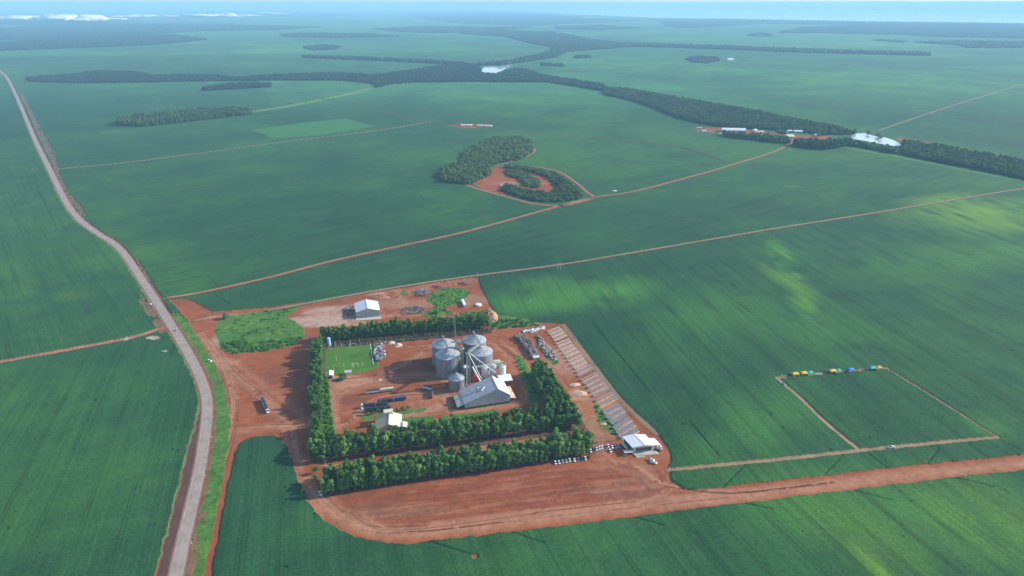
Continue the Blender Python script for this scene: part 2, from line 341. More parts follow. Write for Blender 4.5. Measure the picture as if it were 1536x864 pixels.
FOREST = [  # polygon, mean tree height
    ([(690, 246), (700, 230), (720, 217), (745, 209), (780, 209), (799, 216), (800, 228), (780, 240), (745, 246), (735, 253), (737, 262), (705, 277), (668, 274), (656, 266), (668, 253)], 9, 'island'),
    ([(752, 251), (790, 252), (832, 262), (858, 277), (874, 292), (866, 300), (832, 304), (800, 302), (772, 294), (752, 286), (757, 278), (790, 286), (825, 292), (838, 282), (822, 266), (790, 257)], 5.5, 'island'),
    ([(758, 256), (785, 258), (812, 274), (806, 283), (782, 278), (778, 268), (760, 264)], 4.5, 'island'),
    ([(175, 185), (210, 177), (290, 169), (375, 166), (377, 172), (300, 181), (220, 190), (178, 189)], 13, 'strip'),
    ([(303, 134), (350, 128), (407, 127), (405, 131), (350, 134), (306, 137)], 12, 'strip'),
    ([(40, 118), (100, 114), (150, 108), (200, 109), (230, 114), (330, 114), (350, 118), (420, 113), (512, 111), (560, 114), (600, 109), (660, 100), (710, 97), (720, 100), (722, 111), (745, 113), (772, 104),
      (790, 106), (815, 114), (860, 121), (907, 129), (905, 137), (860, 130), (825, 124), (690, 123), (620, 124), (590, 126), (565, 132), (560, 126), (512, 121), (420, 121), (330, 122), (120, 125), (45, 123)], 9.5, 'river'),
    ([(905, 133), (940, 135), (1000, 146), (1070, 158), (1140, 170), (1188, 181), (1244, 191), (1285, 200), (1273, 203), (1229, 202), (1185, 197), (1118, 193), (1085, 191), (1052, 186), (1030, 181), (1005, 173), (985, 164), (950, 152), (905, 142)], 9.5, 'river'),
    ([(1352, 214), (1419, 224), (1480, 235), (1536, 246), (1700, 275), (1700, 300), (1536, 269), (1453, 252), (1349, 232), (1276, 219), (1282, 214), (1300, 219), (1345, 226), (1358, 221)], 9.5, 'river'),
    ([(1085, 202.6), (1183, 213), (1183, 217), (1085, 205)], 13, 'eucalypt'),
    ([(1188, 216.5), (1236, 216), (1276, 215), (1276, 219), (1236, 225.5), (1190, 220)], 14, 'eucalypt'),
    ([(715, 98), (760, 93), (800, 85), (825, 79), (830, 71), (800, 66), (755, 55), (690, 51), (740, 47), (830, 49), (890, 61), (945, 67), (942, 71), (850, 78), (835, 86), (790, 93), (750, 99)], 14, 'far'),
    ([(455, 85), (560, 88), (640, 92), (700, 96), (700, 99), (640, 95), (560, 91), (455, 87)], 12, 'far'),
    ([(940, 66), (1050, 69), (1200, 75), (1395, 81), (1395, 84), (1200, 79), (1050, 73), (940, 70)], 14, 'far'),
    ([(1028, 89), (1050, 85), (1075, 87), (1080, 91), (1060, 95), (1040, 94)], 9, 'far'),
    ([(812, 96), (845, 97), (845, 100), (812, 99)], 9, 'far'), ([(862, 84), (885, 84), (885, 87), (862, 88)], 9, 'far'),
    ([(0, 66), (60, 60), (120, 55), (260, 53), (310, 60), (250, 66), (150, 71), (60, 74), (-160, 84), (-160, 76)], 13, 'far'),
    ([(-160, 48), (0, 44), (60, 38), (130, 35), (250, 37), (350, 38), (480, 41), (420, 45), (300, 47), (180, 54), (60, 58), (0, 60), (-160, 62)], 14, 'far'),
    ([(420, 52), (460, 50), (560, 52), (600, 55), (520, 57), (430, 56)], 13, 'far'), ([(455, 72), (480, 68), (510, 70), (505, 74), (470, 76)], 12, 'far'),
    ([(600, 20), (700, 17), (800, 21), (880, 28), (985, 30), (900, 34), (800, 38), (700, 36), (640, 30)], 14, 'far'),
    ([(560, 44), (640, 40), (740, 42), (800, 40), (760, 46), (660, 50), (600, 48)], 14, 'far'),
    ([(1168, 50), (1200, 42), (1300, 38), (1536, 38), (1700, 39), (1700, 60), (1536, 58), (1400, 55), (1350, 52), (1240, 50)], 14, 'far'),
    ([(985, 30), (1100, 30), (1300, 34), (1536, 37), (1536, 39), (1300, 37), (1150, 36), (1030, 42), (1000, 40)], 13, 'far'),
    ([(1120, 53), (1140, 50), (1160, 52), (1155, 55), (1130, 55)], 10, 'far'), ([(1310, 59), (1360, 62), (1355, 64), (1312, 61)], 10, 'far'), ([(1370, 64), (1450, 62), (1536, 64), (1536, 72), (1450, 72), (1440, 68)], 12, 'far'),
    ([(830, 40), (900, 38), (960, 42), (900, 45), (840, 44)], 12, 'far'), ([(250, 15), (420, 17), (560, 22), (480, 26), (330, 24)], 14, 'far'), ([(-160, 30), (100, 31), (200, 33), (60, 35), (-160, 40)], 14, 'far')]
LAKE = [(560, 10), (650, 10.5), (800, 11.5), (1000, 14.5), (1300, 16.5), (1536, 19), (1720, 21), (1720, 37), (1536, 35), (1300, 32), (1100, 28.5), (985, 27), (870, 22), (800, 18), (700, 15), (600, 13)]
PONDS = [[(722, 105), (727, 101), (740, 98), (752, 97), (770, 97), (766, 100), (758, 103), (753, 106), (742, 110), (732, 111), (725, 109)],
         [(1277, 205), (1283, 201), (1297, 200), (1310, 204), (1330, 207), (1345, 213), (1352, 218), (1340, 219), (1320, 216), (1295, 211), (1280, 209)]]
DIRS = [([(480, 770), (1700, 670), (1700, 920), (400, 920)], (1075, 780), (1150, 864), 1), ([(720, 410), (1700, 250), (1700, 690), (1000, 735), (1000, 650), (850, 488), (745, 488)], (1020, 420), (1180, 565), 2),
        ([(340, 650), (440, 650), (560, 815), (500, 920), (290, 920)], (392, 680), (376, 864), 3), ([(-160, 580), (250, 490), (315, 600), (290, 760), (240, 920), (-160, 920)], (255, 650), (205, 864), 4),
        ([(-160, 100), (10, 110), (60, 220), (110, 320), (180, 380), (255, 490), (-160, 575)], (130, 360), (225, 490), 5)]

# ------------------------------------------------------------------ terrain: one ground surface, divided into crop, soil, grass
def build_ground():
    cols = np.arange(-160, 1701, 1.3)
    rows = np.concatenate([np.arange(905, 300, -1.15), np.arange(300, 60, -0.95), np.arange(60, 20, -0.5), np.arange(20, 10.0, -0.35), [9.4, 8.8, 8.2, 7.7]])
    PX, PY = np.meshgrid(cols, rows)
    b = (432 - PY) / F; t = -HC / (-sp + b * cp)
    X = (PX - 768) / F * t; Y = (cp + b * sp) * t
    nr, nc = PX.shape
    x, y, px, py = X.ravel(), Y.ravel(), PX.ravel(), PY.ravel()
    dist = np.hypot(x, y)
    # ragged edges: look the masks up at slightly shifted places
    wx = x + (fbm(x, y, 6, 1, 3) - 0.5) * 3.0; wy = y + (fbm(x, y, 6, 2, 3) - 0.5) * 3.0
    dep = wy * cp + HC * sp
    wpx = 768 + F * wx / dep; wpy = 432 - F * (wy * sp - HC * cp) / dep
    near = dist < 1400
    wpx = np.where(near, wpx, px); wpy = np.where(near, wpy, py)
    cls = np.zeros(x.shape, np.int8)               # 0 crop 1 soil 2 grass 3 forest floor
    # ---- crop colour
    big = fbm(x, y, 900, 11, 4); mid = fbm(x, y, 140, 12, 4); sm = fbm(x, y, 22, 13, 4)
    base = np.array([0.027, 0.092, 0.031], np.float32); lush = np.array([0.047, 0.142, 0.030], np.float32); deep = np.array([0.017, 0.064, 0.028], np.float32)
    k = np.clip((big * 0.45 + mid * 0.35 + sm * 0.2 - 0.31) / 0.38, 0, 1)[:, None]
    col = np.where(k < 0.5, deep + (base - deep) * k * 2, base + (lush - base) * (k * 2 - 1)).astype(np.float32)
    # far patchwork of fields
    cellx = x + 800 * (fbm(x, y, 5000, 31, 2) - 0.5); celly = y
    pid = (np.floor((cellx * 0.8 + celly * 0.25) / 1500).astype(np.int64) * 7 + np.floor((celly - cellx * 0.2) / 1900).astype(np.int64) * 13) % 97
    pv = np.random.default_rng(5).random(97).astype(np.float32)[pid]
    fm = sstep(2200, 3200, y)[:, None]
    col *= 1 + fm * (0.5 + 0.95 * (pv[:, None] - 0.4))
    row = np.zeros((len(x), 3), np.float32)
    a, c = at(500, 392), at(700, 348); d0 = (c - a).normalized()
    row[:, 0] = -x * d0.y + y * d0.x; row[:, 1] = x * d0.x + y * d0.y
    for poly, p0, p1, sd_ in DIRS:
        mk = pip(poly, px, py); d0 = (at(*p1) - at(*p0)).normalized()
        row[mk, 0] = (-x * d0.y + y * d0.x)[mk] + sd_ * 371; row[mk, 1] = (x * d0.x + y * d0.y)[mk]
    # streaks along the rows, per field
    stv = 0.5 * fbm(row[:, 0], row[:, 1] / 60, 9, 21, 3) + 0.5 * fbm(row[:, 0], row[:, 1] / 14, 30, 22, 3)
    fdir = np.zeros(x.shape, np.float32)
    for D_ in DIRS[:3]: fdir[pip(D_[0], px, py)] = 1
    col *= (1 + (stv[:, None] - 0.5) * (0.30 + 0.42 * fdir[:, None]) * (1 - 0.7 * fm))
    def blob(cx, cy, rx, ry, rot, seed, thr=0.5):
        g = at(cx, cy); u = x - g.x; v = y - g.y; cs, sn = math.cos(rot), math.sin(rot)
        q = np.sqrt(((u * cs + v * sn) / rx) ** 2 + ((-u * sn + v * cs) / ry) ** 2)
        return np.clip(1.25 - q, 0, 1) * sstep(thr - 0.16, thr + 0.14, 0.55 * fbm(row[:, 0], row[:, 1] / 7, 13, seed, 4) + 0.45 * fbm(x, y, 55, seed + 300, 4))
    yel = np.array([0.15, 0.285, 0.030], np.float32); lite = np.array([0.072, 0.225, 0.032], np.float32)
    def mixin(mask, c, amt=1.0):
        nonlocal col
        mm = (mask * amt)[:, None]; col = col * (1 - mm) + c * mm
    rd = 0.75
    for cx, cy, rx, ry, rot, sd_, am, cc in ((1470, 318, 190, 70, .35, 41, .9, yel), (1530, 335, 150, 60, .4, 42, .7, yel), (1185, 425, 20, 75, .25, 43, .55, yel), (915, 440, 75, 45, .6, 44, .85, lite), (800, 450, 90, 45, .5, 64, .75, lite), (1420, 300, 110, 40, .35, 65, .7, yel), (1500, 380, 200, 60, .5, 66, .5, lite), (1250, 500, 90, 120, .7, 67, .35, lite), (1130, 640, 120, 40, .8, 68, .45, lite),
                                     (1060, 470, 160, 60, .8, 45, .4, lite), (1310, 848, 7, 26, .3, 46, .8, yel), (1290, 790, 40, 80, .6, 47, .3, yel), (1400, 790, 50, 70, .6, 48, .45, lite), (1190, 755, 60, 40, .5, 49, .4, lite),
                                     (1470, 770, 60, 60, .5, 50, .4, yel), (30, 440, 40, 25, .3, 51, .25, yel), (110, 445, 25, 20, .1, 52, .25, yel), (830, 455, 60, 35, .3, 53, .35, lite), (1350, 395, 160, 60, .5, 54, .35, lite),
                                     (800, 425, 60, 30, .3, 55, .5, lite), (480, 775, 40, 30, .3, 56, .2, lite), (1190, 280, 25, 8, .2, 57, .5, yel), (1480, 640, 30, 25, .4, 58, .5, lite), (200, 180, 400, 150, 0, 59, .15, lite)):
        mixin(blob(cx, cy, rx, ry, rot, sd_, 0.43), cc, am)
    wdg = np.clip(1.35 - dist_line(wl([(1165, 366), (1180, 400), (1198, 440), (1214, 474)]), x, y, 60) / (10 + 10 * fbm(x, y, 40, 70, 3)), 0, 1); wg = wdg * (0.1 + 0.9 * sstep(.36, .68, 0.5 * fbm(row[:, 0], row[:, 1] / 6, 8, 68, 4) + .5 * fbm(x, y, 30, 69, 3))); mixin(wg, lite, .75); mixin(wg * sstep(.45, .6, sm), yel, .4)
    # cloud-free tonal drift of the crop itself: greener right half, bluer left fields
    # bright strip and bright field
    mixin(pip([(378, 195), (460, 184), (520, 178), (562, 190), (480, 203), (410, 208)], px, py) * 1.0, np.array([0.06, 0.21, 0.05], np.float32), 0.7)
    mixin(np.clip(1.3 - dist_line(wl([(378, 168), (430, 160), (480, 150), (520, 142), (556, 133)]), x, y, 80) / 22, 0, 1), np.array([0.15, 0.25, 0.05], np.float32), 0.9)
    mixin(np.clip(1.3 - dist_line(wl([(1270, 222), (1350, 236), (1440, 254), (1490, 264)]), x, y, 80) / 12, 0, 1), np.array([0.14, 0.25, 0.06], np.float32), 0.5)
    mixin(np.clip(1.3 - dist_line(wl([(350, 66), (390, 68), (440, 68)]), x, y, 300) / 60, 0, 1), np.array([0.16, 0.26, 0.08], np.float32), 0.7)
    # ---- soil
    red = np.array([0.280, 0.082, 0.030], np.float32); pale = np.array([0.42, 0.20, 0.115], np.float32); dk = np.array([0.165, 0.055, 0.036], np.float32); tan = np.array([0.30, 0.20, 0.11], np.float32)
    s1 = fbm(x, y, 60, 61, 4); s2 = fbm(x, y, 11, 62, 4); s3 = fbm(x * 0.99 + y * 0.15, (y - x * 0.15) * 5, 14, 63, 4)
    s4 = fbm(x, y, 3.2, 64, 3); soil = red * (0.42 + 0.40 * s1 + 0.44 * s2 + 0.36 * s4)[:, None]
    pl = sstep(0.56, 0.8, s1 * 0.5 + s3 * 0.5); soil = soil * (1 - 0.5 * pl[:, None]) + pale * 0.8 * 0.5 * pl[:, None]
    def smix(mask, c, amt):
        nonlocal soil
        mm = np.clip(np.clip(mask, 0, 1) * amt * 1.35, 0, .95)[:, None]; soil = soil * (1 - mm) + c * (0.7 + 0.6 * s4)[:, None] * mm
    def ell(cx, cy, rx, ry, soft=0.5):
        g = at(cx, cy); q = np.hypot((wx - g.x) / rx, (wy - g.y) / ry); return np.clip((1.2 - q) / soft, 0, 1) * (0.35 + 0.9 * s2)
    # worked ground of the big lot: darker red, furrowed; paler wheel tracks round it
    lotm = pip([(520, 762), (600, 735), (760, 710), (900, 697), (985, 702), (1000, 730), (960, 748), (800, 765), (640, 788), (560, 792)], wpx, wpy)
    g = at(760, 745); la = math.atan2((at(1000, 720) - at(520, 775)).y, (at(1000, 720) - at(520, 775)).x)
    lx = x * math.cos(la) + y * math.sin(la); ly = -x * math.sin(la) + y * math.cos(la)
    fur = fbm(lx / 14, ly, 2.6, 71, 3)
    smix(lotm * (0.35 + 0.65 * sstep(0.38, 0.6, fur)), np.array([0.22, 0.062, 0.030], np.float32), 0.75)
    smix(lotm * sstep(0.52, 0.72, fbm(lx / 9, ly, 4, 72, 3)), np.array([0.37, 0.15, 0.08], np.float32), 0.4)
    smix(lotm * ell(590, 765, 45, 9), np.array([0.24, 0.14, 0.075], np.float32), 0.3)
    for P, wd, c, am in (([(1700, 678), (1400, 709), (1250, 727), (1100, 745), (900, 766), (760, 783), (640, 797), (570, 797), (520, 780), (490, 752)], 7, pale, .55),
                         ([(1250, 722), (1100, 738), (900, 757), (760, 771), (650, 785)], 3, pale, .4), ([(480, 775), (463, 740), (450, 700), (440, 665)], 5, pale, .35),
                         ([(500, 640), (492, 600), (510, 580), (560, 570), (640, 562), (700, 575)], 6, pale, .5), ([(500, 650), (505, 600), (540, 582), (600, 574)], 5, pale, .3),
                         ([(600, 625), (660, 610), (690, 618), (770, 606), (795, 590)], 7, pale, .4), ([(640, 598), (665, 600), (672, 608), (655, 618), (620, 622)], 2, dk, .4),
                         ([(340, 640), (352, 600), (345, 560), (320, 530), (300, 500)], 4, pale, .35), ([(340, 650), (400, 640), (470, 640)], 6, pale, .3), ([(312, 535), (345, 540), (400, 580), (470, 636)], 5, np.array([.36, .14, .08], np.float32), .5),
                         ([(540, 478), (600, 470), (600, 440), (570, 430)], 5, pale, .5), ([(600, 470), (690, 472)], 4, np.array([.36, .15, .08], np.float32), .5), ([(560, 480), (510, 494)], 2, pale, .6),
                         ([(700, 505), (745, 520), (775, 560), (790, 590)], 3, pale, .25), ([(930, 695), (958, 716), (975, 735)], 1.6, dk, .8), ([(640, 437), (740, 480)], 3, pale, .15),
                         ([(890, 700), (940, 705), (975, 725)], 5, pale, .25), ([(820, 550), (860, 600), (890, 650), (905, 680)], 5, np.array([.38, .16, .09], np.float32), .6)):
        dl = dist_line(wl(P), wx, wy, 40); smix((1.4 - dl / wd) * (0.4 + 0.9 * s2), c, am)
    gr_ = np.random.default_rng(77)
    RUTS = [[(1700, 678), (1400, 709), (1250, 727), (1100, 745), (900, 766), (760, 783), (640, 797), (570, 797), (520, 780), (480, 745), (462, 715)], [(985, 705), (1000, 735), (960, 752), (800, 770), (640, 792), (560, 792), (520, 768)],
            [(900, 690), (960, 700), (1000, 728), (1100, 738), (1250, 722)], [(492, 700), (600, 690), (760, 668), (880, 650)], [(440, 690), (430, 640), (400, 600), (350, 560), (312, 510)], [(345, 640), (400, 640), (470, 640), (520, 636), (560, 600), (640, 590), (700, 600)],
            [(500, 650), (496, 600), (530, 578), (600, 566), (690, 575)], [(620, 622), (660, 606), (690, 616), (770, 606), (800, 590), (790, 555), (745, 515), (600, 520)], [(570, 562), (620, 540), (650, 520)], [(540, 480), (600, 470), (690, 472)], [(600, 470), (595, 448), (640, 432), (715, 420)],
            [(820, 550), (860, 600), (890, 650), (905, 685)], [(330, 700), (345, 650), (350, 600), (335, 550), (300, 500)], [(640, 598), (668, 600), (675, 610), (655, 618), (620, 614), (635, 600)], [(480, 480), (500, 490), (560, 484)]]
    for P in RUTS:
        for q in range(13):
            ox, oy = gr_.normal(0, 5), gr_.normal(0, 4); k0 = gr_.integers(0, max(1, len(P) - 2)); seg = [(a + ox, b_ + oy * .5) for a, b_ in P[k0:k0 + int(gr_.integers(3, 7))]]
            if len(seg) < 2: continue
            L_ = wl(seg, 5)
            for off in (-1.0, 1.0):
                dl = dist_line([(u_ + off, v_) for u_, v_ in L_], x, y, 8); smix((1.3 - dl / .55) * (s2 > .32), (pale * .95, red * .5, pale * .85)[q % 3], .58)
    for cx, cy, rx, ry, c, am in ((520, 572, 28, 12, pale, .8), (340, 505, 14, 22, np.array([.40, .30, .22], np.float32), .6), (480, 482, 45, 16, np.array([.44, .29, .22], np.float32), .85), (510, 468, 45, 20, np.array([.44, .28, .20], np.float32), .75), (600, 455, 60, 16, np.array([.36, .20, .13], np.float32), .4), (540, 490, 40, 8, pale, .5),
                                  (330, 545, 20, 12, pale, .5), (560, 440, 20, 8, np.array([.45, .22, .12], np.float32), .6), (700, 450, 30, 20, np.array([.30, .19, .11], np.float32), .6), (740, 470, 7, 22, pale, .9), (780, 484, 30, 5, tan, .5),
                                  (575, 562, 25, 10, dk, .2), (610, 552, 35, 22, dk, .2), (640, 600, 30, 12, pale, .25), (530, 600, 16, 10, dk, .5), (775, 600, 16, 10, dk, .35), (425, 560, 20, 25, dk, .35),  # dk left of the silos: their shadow painted into the soil colour
                                  (900, 590, 25, 22, tan, .3), (850, 540, 22, 35, np.array([.42, .24, .17], np.float32), .55), (905, 610, 20, 30, pale, .45), (862, 588, 7, 7, pale, 1), (868, 597, 9, 5, pale, 1), (915, 640, 20, 18, tan, .4), (580, 620, 40, 5, pale, .3),
                                  (940, 735, 30, 12, np.array([.30, .24, .20], np.float32), .1), (660, 590, 30, 10, pale, .3), (780, 275, 60, 18, np.array([.42, .24, .17], np.float32), .5)):
        smix(ell(cx, cy, rx, ry), c, am)
    smix(pip(GRASS[5] + [], wpx, wpy) * 1.0, tan, 0.1)
    gr1 = np.array([0.060, 0.165, 0.026], np.float32); gr2 = np.array([0.105, 0.185, 0.035], np.float32)
    gcol = gr1 + (gr2 - gr1) * np.clip(fbm(x, y, 16, 81, 4) * 2 - 0.6, 0, 1)[:, None]
    gcol = gcol * (0.6 + 0.8 * fbm(x, y, 4, 82, 3))[:, None]
    # ---- masks
    road_w = wl(ROAD)
    droad = dist_line(road_w, wx, wy, 60)
    side = np.zeros(x.shape, np.float32)
    rw = np.array(road_w); rx_at_y = np.interp(y, rw[::-1, 1][np.argsort(rw[::-1, 1])], rw[::-1, 0][np.argsort(rw[::-1, 1])])
    left = x < rx_at_y
    lw = 7 + 6.0 * sstep(590, 690, py) + 1.5 * (s2 - .5); m_shoulder = droad < np.where(left, lw, 7)
    cls[m_shoulder] = 1
    ditch = (left & (droad > 5.2) & (droad < lw - 1.6))
    dstrip = np.array([0.115, 0.055, 0.045], np.float32)
    soil[ditch] = dstrip * (0.7 + 0.6 * s2[ditch])[:, None]
    dry = left & (droad >= lw - 1.6) & (droad < lw) & (s2 > .35); soil[dry] = np.array([0.17, 0.145, 0.06], np.float32) * (0.5 + 0.9 * s2[dry])[:, None]
    trk = np.zeros(x.shape, bool)
    for P, wd, key in TRACKS:
        dl = dist_line(wl(P), x + (wx - x) * .3, y + (wy - y) * .3, 40); mk = dl < wd / 2 * (0.85 + 0.4 * s2)
        cls[mk] = 1; trk |= mk
        if key == 'tan': soil[mk] = tan * (0.7 + 0.6 * s2[mk])[:, None]
        if key == 'dark': soil[mk] = np.array([0.115, 0.085, 0.05], np.float32) * (0.6 + 0.8 * s2[mk])[:, None]
        if key == 'red': soil[mk] = np.array([0.35, 0.15, 0.09], np.float32) * (0.7 + 0.6 * s2[mk])[:, None]
    # weedy darker edge of the dark field road
    ym = pip(YARD, wpx, wpy); cls[ym] = 1
    for ip_, P in enumerate(SOILPATCH):
        mk = pip(P, wpx, wpy)
        if ip_ in (4, 5, 6, 7): mk &= s2 > .40; soil[mk] = np.array([0.19, 0.10, 0.055], np.float32) * (.6 + .8 * s4[mk])[:, None]
        if ip_ > 7: soil[mk] = np.array([0.40, 0.30, 0.22], np.float32) * (.7 + .6 * s4[mk])[:, None]
        if ip_ == 11: soil[mk] = np.array([0.22, 0.10, 0.05], np.float32)
        cls[mk] = 1
    for P in GRASS:
        mk = pip(P, wpx, wpy) & ((s2 > 0.28) | (P is LAWN)); cls[mk] = 2
    mk = pip(SCRUB, wpx, wpy); cls[mk] = 2
    mk = (pip(VERGE, wpx, wpy) | pip([(p[0] + 8, p[1]) for p in VERGE], wpx, wpy)) & (droad > 5.8) & ~ym & ~left; cls[mk] = 2
    browng = mk & (droad < 5.2 + 5.5 * fbm(x, y, 16, 91, 4) + 3.0 * sstep(690, 800, py) * (fbm(x, y, 30, 93, 3) > .45)); gcol[browng] = np.array([0.20, 0.12, 0.055], np.float32) * (0.7 + 0.6 * s2[browng])[:, None]
    law = pip(LAWN, px, py); gcol[law] = (np.array([0.080, 0.185, 0.026], np.float32) * (0.75 + 0.45 * fbm(x[law], y[law], 18, 92, 3))[:, None])
    # belts: darker soil colour under the trees
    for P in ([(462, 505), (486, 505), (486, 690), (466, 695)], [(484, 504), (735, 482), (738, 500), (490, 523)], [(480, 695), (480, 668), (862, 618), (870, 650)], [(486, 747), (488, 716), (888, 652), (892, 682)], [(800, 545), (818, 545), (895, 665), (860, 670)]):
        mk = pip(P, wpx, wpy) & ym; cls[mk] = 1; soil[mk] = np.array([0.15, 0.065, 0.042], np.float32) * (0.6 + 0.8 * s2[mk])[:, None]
    for P, hgt, kd in FOREST:
        mk = pip(P, px, py); cls[mk] = 3
    for P in PONDS + [LAKE]: cls[pip(P, px, py)] = 3
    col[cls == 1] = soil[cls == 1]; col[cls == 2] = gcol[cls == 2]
    ff = cls == 3; col[ff] = np.array([0.022, 0.048, 0.020], np.float32)
    z = np.zeros(x.shape, np.float32)
    cm = cls == 0
    z[cm] = 0.75 + (sm[cm] - 0.5) * 0.5 * (dist[cm] < 1500)
    for p0, p1 in FURROWS:
        dl = dist_line([tuple(at(*p0).xy), tuple(at(*p1).xy)], x, y, 10); mk = (dl < .62) & cm
        z[mk] = 0.2; col[mk] *= 0.6
    holes = (fbm(row[:, 0], row[:, 1] * 1.6, 7, 95, 3) > 0.86) & cm & near
    z[holes] = 0.1; col[holes] *= 0.6
    gm = cls == 2; z[gm] = 0.12 + 0.1 * s2[gm]
    V = np.stack([x, y, z], 1)
    i = np.arange(nr * nc).reshape(nr, nc)
    Q = np.stack([i[:-1, :-1], i[:-1, 1:], i[1:, 1:], i[1:, :-1]], -1).reshape(-1, 4)
    qc = cls[Q[:, 3]]; trkq = trk[Q[:, 3]] & ~ym[Q[:, 3]] & (qc == 1)
    kinds = {'crop_field': (qc == 0, 'crop'), 'ground': (((qc == 1) & ~trkq) | (qc == 3), 'soil'), 'dirt_track': (trkq, 'soil'), 'grass': (qc == 2, 'crop')}
    mats = {'crop': ground_mat('crop', 'crop'), 'soil': ground_mat('red_soil', 'soil')}
    for nm, (mk, mt) in kinds.items():
        q = Q[mk]; used = np.unique(q); remap = np.zeros(len(x), np.int32); remap[used] = np.arange(len(used))
        o = np_mesh(nm, V[used], remap[q], mats[mt])
        at1 = o.data.color_attributes.new('tint', 'FLOAT_COLOR', 'POINT')
        at1.data.foreach_set('color', np.concatenate([col[used], np.ones((len(used), 1), np.float32)], 1).astype(np.float32).ravel())
        at2 = o.data.attributes.new('row', 'FLOAT_VECTOR', 'POINT'); at2.data.foreach_set('vector', row[used].ravel())
        o['kind'] = 'stuff' if nm in ('crop_field', 'grass') else 'structure'
    # the land going on outside the surveyed part
    o = raw('terrain', [(-260e3, -60e3, -2.5), (260e3, -60e3, -2.5), (260e3, 190e3, -2.5), (-260e3, 190e3, -2.5)], [(0, 1, 2, 3)], mat('far_crop', (0.030, 0.11, 0.05), 0.95, var=0.3, scale=0.002))
    o['kind'] = 'structure'
build_ground()

def ribbon(name, P, w0, w1, z, m, dash=None, kind='structure'):
    """flat strip from w0 to w1 metres beside a world polyline"""
    P = [Vector((p[0], p[1])) for p in P]; V = []; Fc = []
    nrm = []
    for i in range(len(P)):
        d = (P[min(i + 1, len(P) - 1)] - P[max(i - 1, 0)]).normalized(); nrm.append(Vector((d.y, -d.x)))
    if dash:
        acc = []; s = 0
        pts = []
        for i in range(len(P) - 1):
            L = (P[i + 1] - P[i]).length; n = max(1, int(L / 2))
            for k in range(n): pts.append((P[i].lerp(P[i + 1], k / n), nrm[i].lerp(nrm[i + 1], k / n), s + L * k / n))
            s += L
        for (a, na, sa), (b, nb, sb) in zip(pts[:-1], pts[1:]):
            if sa % dash[1] < dash[0]:
                n = len(V); V += [(*(a + na * w0), z), (*(a + na * w1), z), (*(b + nb * w1), z), (*(b + nb * w0), z)]; Fc.append((n, n + 1, n + 2, n + 3))
    else:
        for p, n_ in zip(P, nrm): V += [(*(p + n_ * w0), z), (*(p + n_ * w1), z)]
        Fc = [(2 * i, 2 * i + 1, 2 * i + 3, 2 * i + 2) for i in range(len(P) - 1)]
    o = raw(name, V, Fc, m); o['kind'] = kind; return o
asph = mat('asphalt', (0.33, 0.255, 0.215), 0.9, var=0.16, scale=0.12)
paint = mat('road_paint', (0.44, 0.38, 0.33), 0.8, var=0.4, scale=0.4)
should = mat('dusty_shoulder', (0.25, 0.155, 0.11), 0.95, var=0.2, scale=0.2)
RW = wl(ROAD, 10)
ribbon('road_shoulder', RW, -5.4, 5.4, 0.06, should)
ribbon('road', RW, -4.2, 4.2, 0.10, asph)
ribbon('road_marking', RW, -3.75, -3.5, 0.13, paint); ribbon('road_marking', RW, 3.5, 3.75, 0.13, paint)
ribbon('road_marking', RW, -0.12, 0.16, 0.13, paint, dash=(8, 12))

for P, wd, key in TRACKS:
    L_ = [q for q in wl(P, 6) if q[1] > 760]
    if len(L_) > 1: ribbon('dirt_track', L_, -wd / 2, wd / 2, 1.15, {'tan': mat('far_tan_track', (.26, .17, .10), .95, scale=.05), 'red': mat('far_red_track', (.32, .14, .075), .95, scale=.05), 'dark': mat('far_dark_track', (.10, .075, .045), .95, var=.4, scale=.03)}[key])
WATER = water_mat()
def flat_poly(name, poly, z, m, n=3):
    P = [at(*p) for p in (smooth_line(poly + [poly[0]], n)[:-1] if n > 1 else poly)]
    bm = bmesh.new(); f = bm.faces.new([bm.verts.new((p.x, p.y, z)) for p in P]); bmesh.ops.triangulate(bm, faces=[f]); bm.normal_update()
    if bm.faces[:][0].normal.z < 0: bmesh.ops.reverse_faces(bm, faces=bm.faces[:])
    me = bpy.data.meshes.new(name); bm.to_mesh(me); bm.free(); me.materials.append(m)
    o = bpy.data.objects.new(name, me); COL.objects.link(o); o['kind'] = 'structure'; return o
flat_poly('lake_water', LAKE, 6.0, water_mat('sky_white_lake', (0.62, 0.68, 0.68, 1)), 1)  # whitish base colour paints in the sky mirrored by the lake
for P in PONDS: flat_poly('pond_water', P, 0.6, WATER, 3)

# ------------------------------------------------------------------ haze: one closed volume round everything
me = MB(); me.box((0, 65e3, 198.0), (530e3, 260e3, 404.0))
hm = bpy.data.materials.new('haze_air'); hm.use_nodes = True; hm.node_tree.nodes.remove(hm.node_tree.nodes['Principled BSDF'])
pv_ = hm.node_tree.nodes.new('ShaderNodeVolumePrincipled'); pv_.inputs['Color'].default_value = HAZE_COL; pv_.inputs['Density'].default_value = HAZE; pv_.inputs['Anisotropy'].default_value = 0.0
hm.node_tree.links.new(pv_.outputs[0], hm.node_tree.nodes['Material Output'].inputs['Volume'])
hz = me.obj('haze', hm); hz['kind'] = 'stuff'

